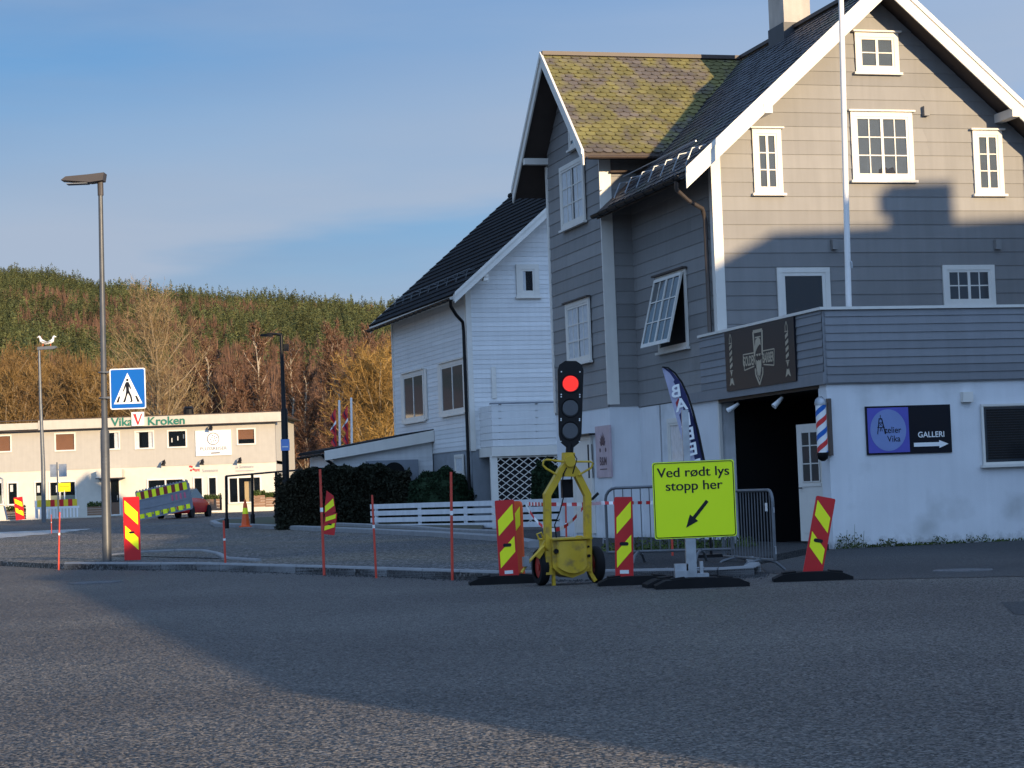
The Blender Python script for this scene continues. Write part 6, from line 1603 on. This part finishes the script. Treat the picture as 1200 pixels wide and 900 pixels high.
# norwegian banners on poles
for k, (px, pt_, lab) in enumerate(((397.5, 469, 'left white flagpole with drooping red flag beyond the annex roof'), (411.5, 466, 'right white flagpole with drooping red flag beyond the annex roof'))):
    Yf = 92; b_ = Vector((PX(px+1, Yf), Yf, gz(Yf))); r_ = root('flagpole', b_, 0, lab, 'flagpole', 'flagpoles beyond the annex'); t_ = atY(px, pt_, Yf)-b_
    MB().ring_tube([(0, 0, 0), tuple(t_)], [.06, .05], 8).build('pole', M['wpole'], r_, smooth=True)
    for nm, mt, lo_, hi_ in (('red_cloth', 'red', 0, 1), ('white_cloth', 'signwhite', .42, .60), ('blue_cloth', 'navy', .48, .54)):
        g = MB(); n = 22
        for i in range(n):
            for j in range(6):
                if nm != 'red_cloth' and not (lo_*6 <= j+.5 <= hi_*6+.4) and i not in ((7, 8) if nm == 'white_cloth' else ()): continue
                def q_(ii, jj):
                    z = t_.z-.35-ii*.078; a_ = jj/6*4.2+ii*.12; wd = .10+.04*sin(ii*.9); o2 = {'red_cloth': 0, 'white_cloth': -.008, 'blue_cloth': -.014}[nm]
                    return (-.06-wd*jj/6*2.0, o2-.07*sin(a_)+(-.03), z-jj*.05)
                g.face([q_(i, j), q_(i, j+1), q_(i+1, j+1), q_(i+1, j)], .5)
        g.build(nm, M[mt], r_, fix=False)
# number on the kerb
g = MB(); p = atG(779, 680); g.text('1.5', .22, lambda x, y, o: (p.x+x*1.0, p.y-.02+.45+y*.2, .142+0*y), 0, .004)
kt = g.build('kerb_number', M['paint'], fix=False); tag(kt, 'white number 1.5 painted on the kerb behind the sign base', 'paint mark')

# ------------------------------------------------------------ unseen houses, guessed and placed so their shadows fall on the scene
QD = Vector((.866, .5, 0)); PD = Vector((-.5, .866, 0))
def caster(prof, p0, depth, label, wallm, chim=None):
    r_ = root('house', (0, 0, 0), 0, label, 'house'); T_ = lambda q_, h_, o_: tuple(QD*q_+PD*(p0-o_)+Vector((0, 0, h_)))
    MB().poly(prof, 0, depth, T_).build('wall', wallm, r_)
    mb = MB()
    for (q0, h0), (q1, h1) in zip(prof[1:-1], prof[2:-1]):
        if abs(q1-q0) > .2: mb.poly([(q0-.02, h0+.02), (q1+.02, h1+.02), (q1+.02, h1+.16), (q0-.02, h0+.16)], -.3, depth+.3, T_)
    rf_ = mb.build('roof', M['slate'], r_)
    if chim: 
        for (c0, c1, h0, h1) in chim: MB().box(c0, c1, h0, h1, 2, 3, T_).build('chimney', M['cinder'], rf_)
    q0 = min(p[0] for p in prof); q1 = max(p[0] for p in prof); k = 0; q_ = q0+1.5
    while q_ < q1-2:
        w = MB(); w.box(q_, q_+1.1, 1.0, 2.3, -.06, -.02, T_); wo = w.build('window', M['white'], r_); MB().box(q_+.1, q_+1.0, 1.1, 2.2, -.07, -.055, T_).build('pane', M['glass'], wo); q_ += 2.8
    return r_
tn = math.tan(SUN_EL)
P1c, P2c = -9.0, -5.0
H_ = lambda p, p0, z=0: z+tn*(p-p0)
caster([(5.2, 0), (5.2, H_(11, P1c)), (9.6, H_(29.5, P1c)), (11, H_(34, P1c)), (15, H_(34, P1c)), (16, 4), (16, 0)], P1c, 7, 'unseen white house behind the photographer, guessed from the shade on the near road', M['whiteboard'])
caster([(10.5, 0), (10.5, H_(34, P2c)), (23.9, H_(33.1, P2c, 5.37)), (25.1, H_(32.8, P2c, 6.0)), (33, H_(32.5, P2c, 6.1)), (44, H_(30, P2c, 3)), (44, 0)], P2c, 9, 'unseen taller beige house with chimney behind the photographer, guessed from its shadow', M['vlow'], [(27.55, 29.0, 6, H_(32.2, P2c-2.5, 7.1)), (27.35, 28.95, H_(32.2, P2c-2.4, 6.62), H_(32.2, P2c-2.4, 6.98))])

caster([(30.6, 0), (30.6, 15.6), (35.5, 16.9), (39.5, 15.0), (39.5, 0)], 27.5, 6, 'unseen tall house added out of frame on the right to shade the white house', M['whiteboard'])  # added blocker, sized to keep sun off the white gable

# loose grit swept against the kerb
mb = MB()
for _ in range(1600):
    t_ = random.random()*(len(k1)-2); i = int(t_); p = Vector(k1[i]).lerp(Vector(k1[i+1]), t_-i); x, y = p.x+random.gauss(0, .05), p.y-abs(random.gauss(0, .28))-.02
    s_ = random.uniform(.006, .02); z = .002
    mb.v += [(x-s_, y, z), (x, y-s_, z), (x+s_, y, z), (x, y+s_, z), (x, y, z+s_)]; n = len(mb.v)-5
    for q in ((0, 1, 4), (1, 2, 4), (2, 3, 4), (3, 0, 4)): mb.f.append(tuple(n+k for k in q)); mb.r.append(random.random())
tag(mb.build('grit', M['asphold'], fix=False), 'loose stone grit on the road along the kerb', 'grit', kind='stuff')
# road repairs: sealed seam and patch
marking('asphalt_patch', [[(4.2, 17.5), (9.5, 16.2), (9.9, 17.9), (4.5, 19.3)], [(-9.5, 24.5), (-7.6, 24.0), (-7.3, 25.6), (-9.2, 26.1)]], .003, M['asphold'])
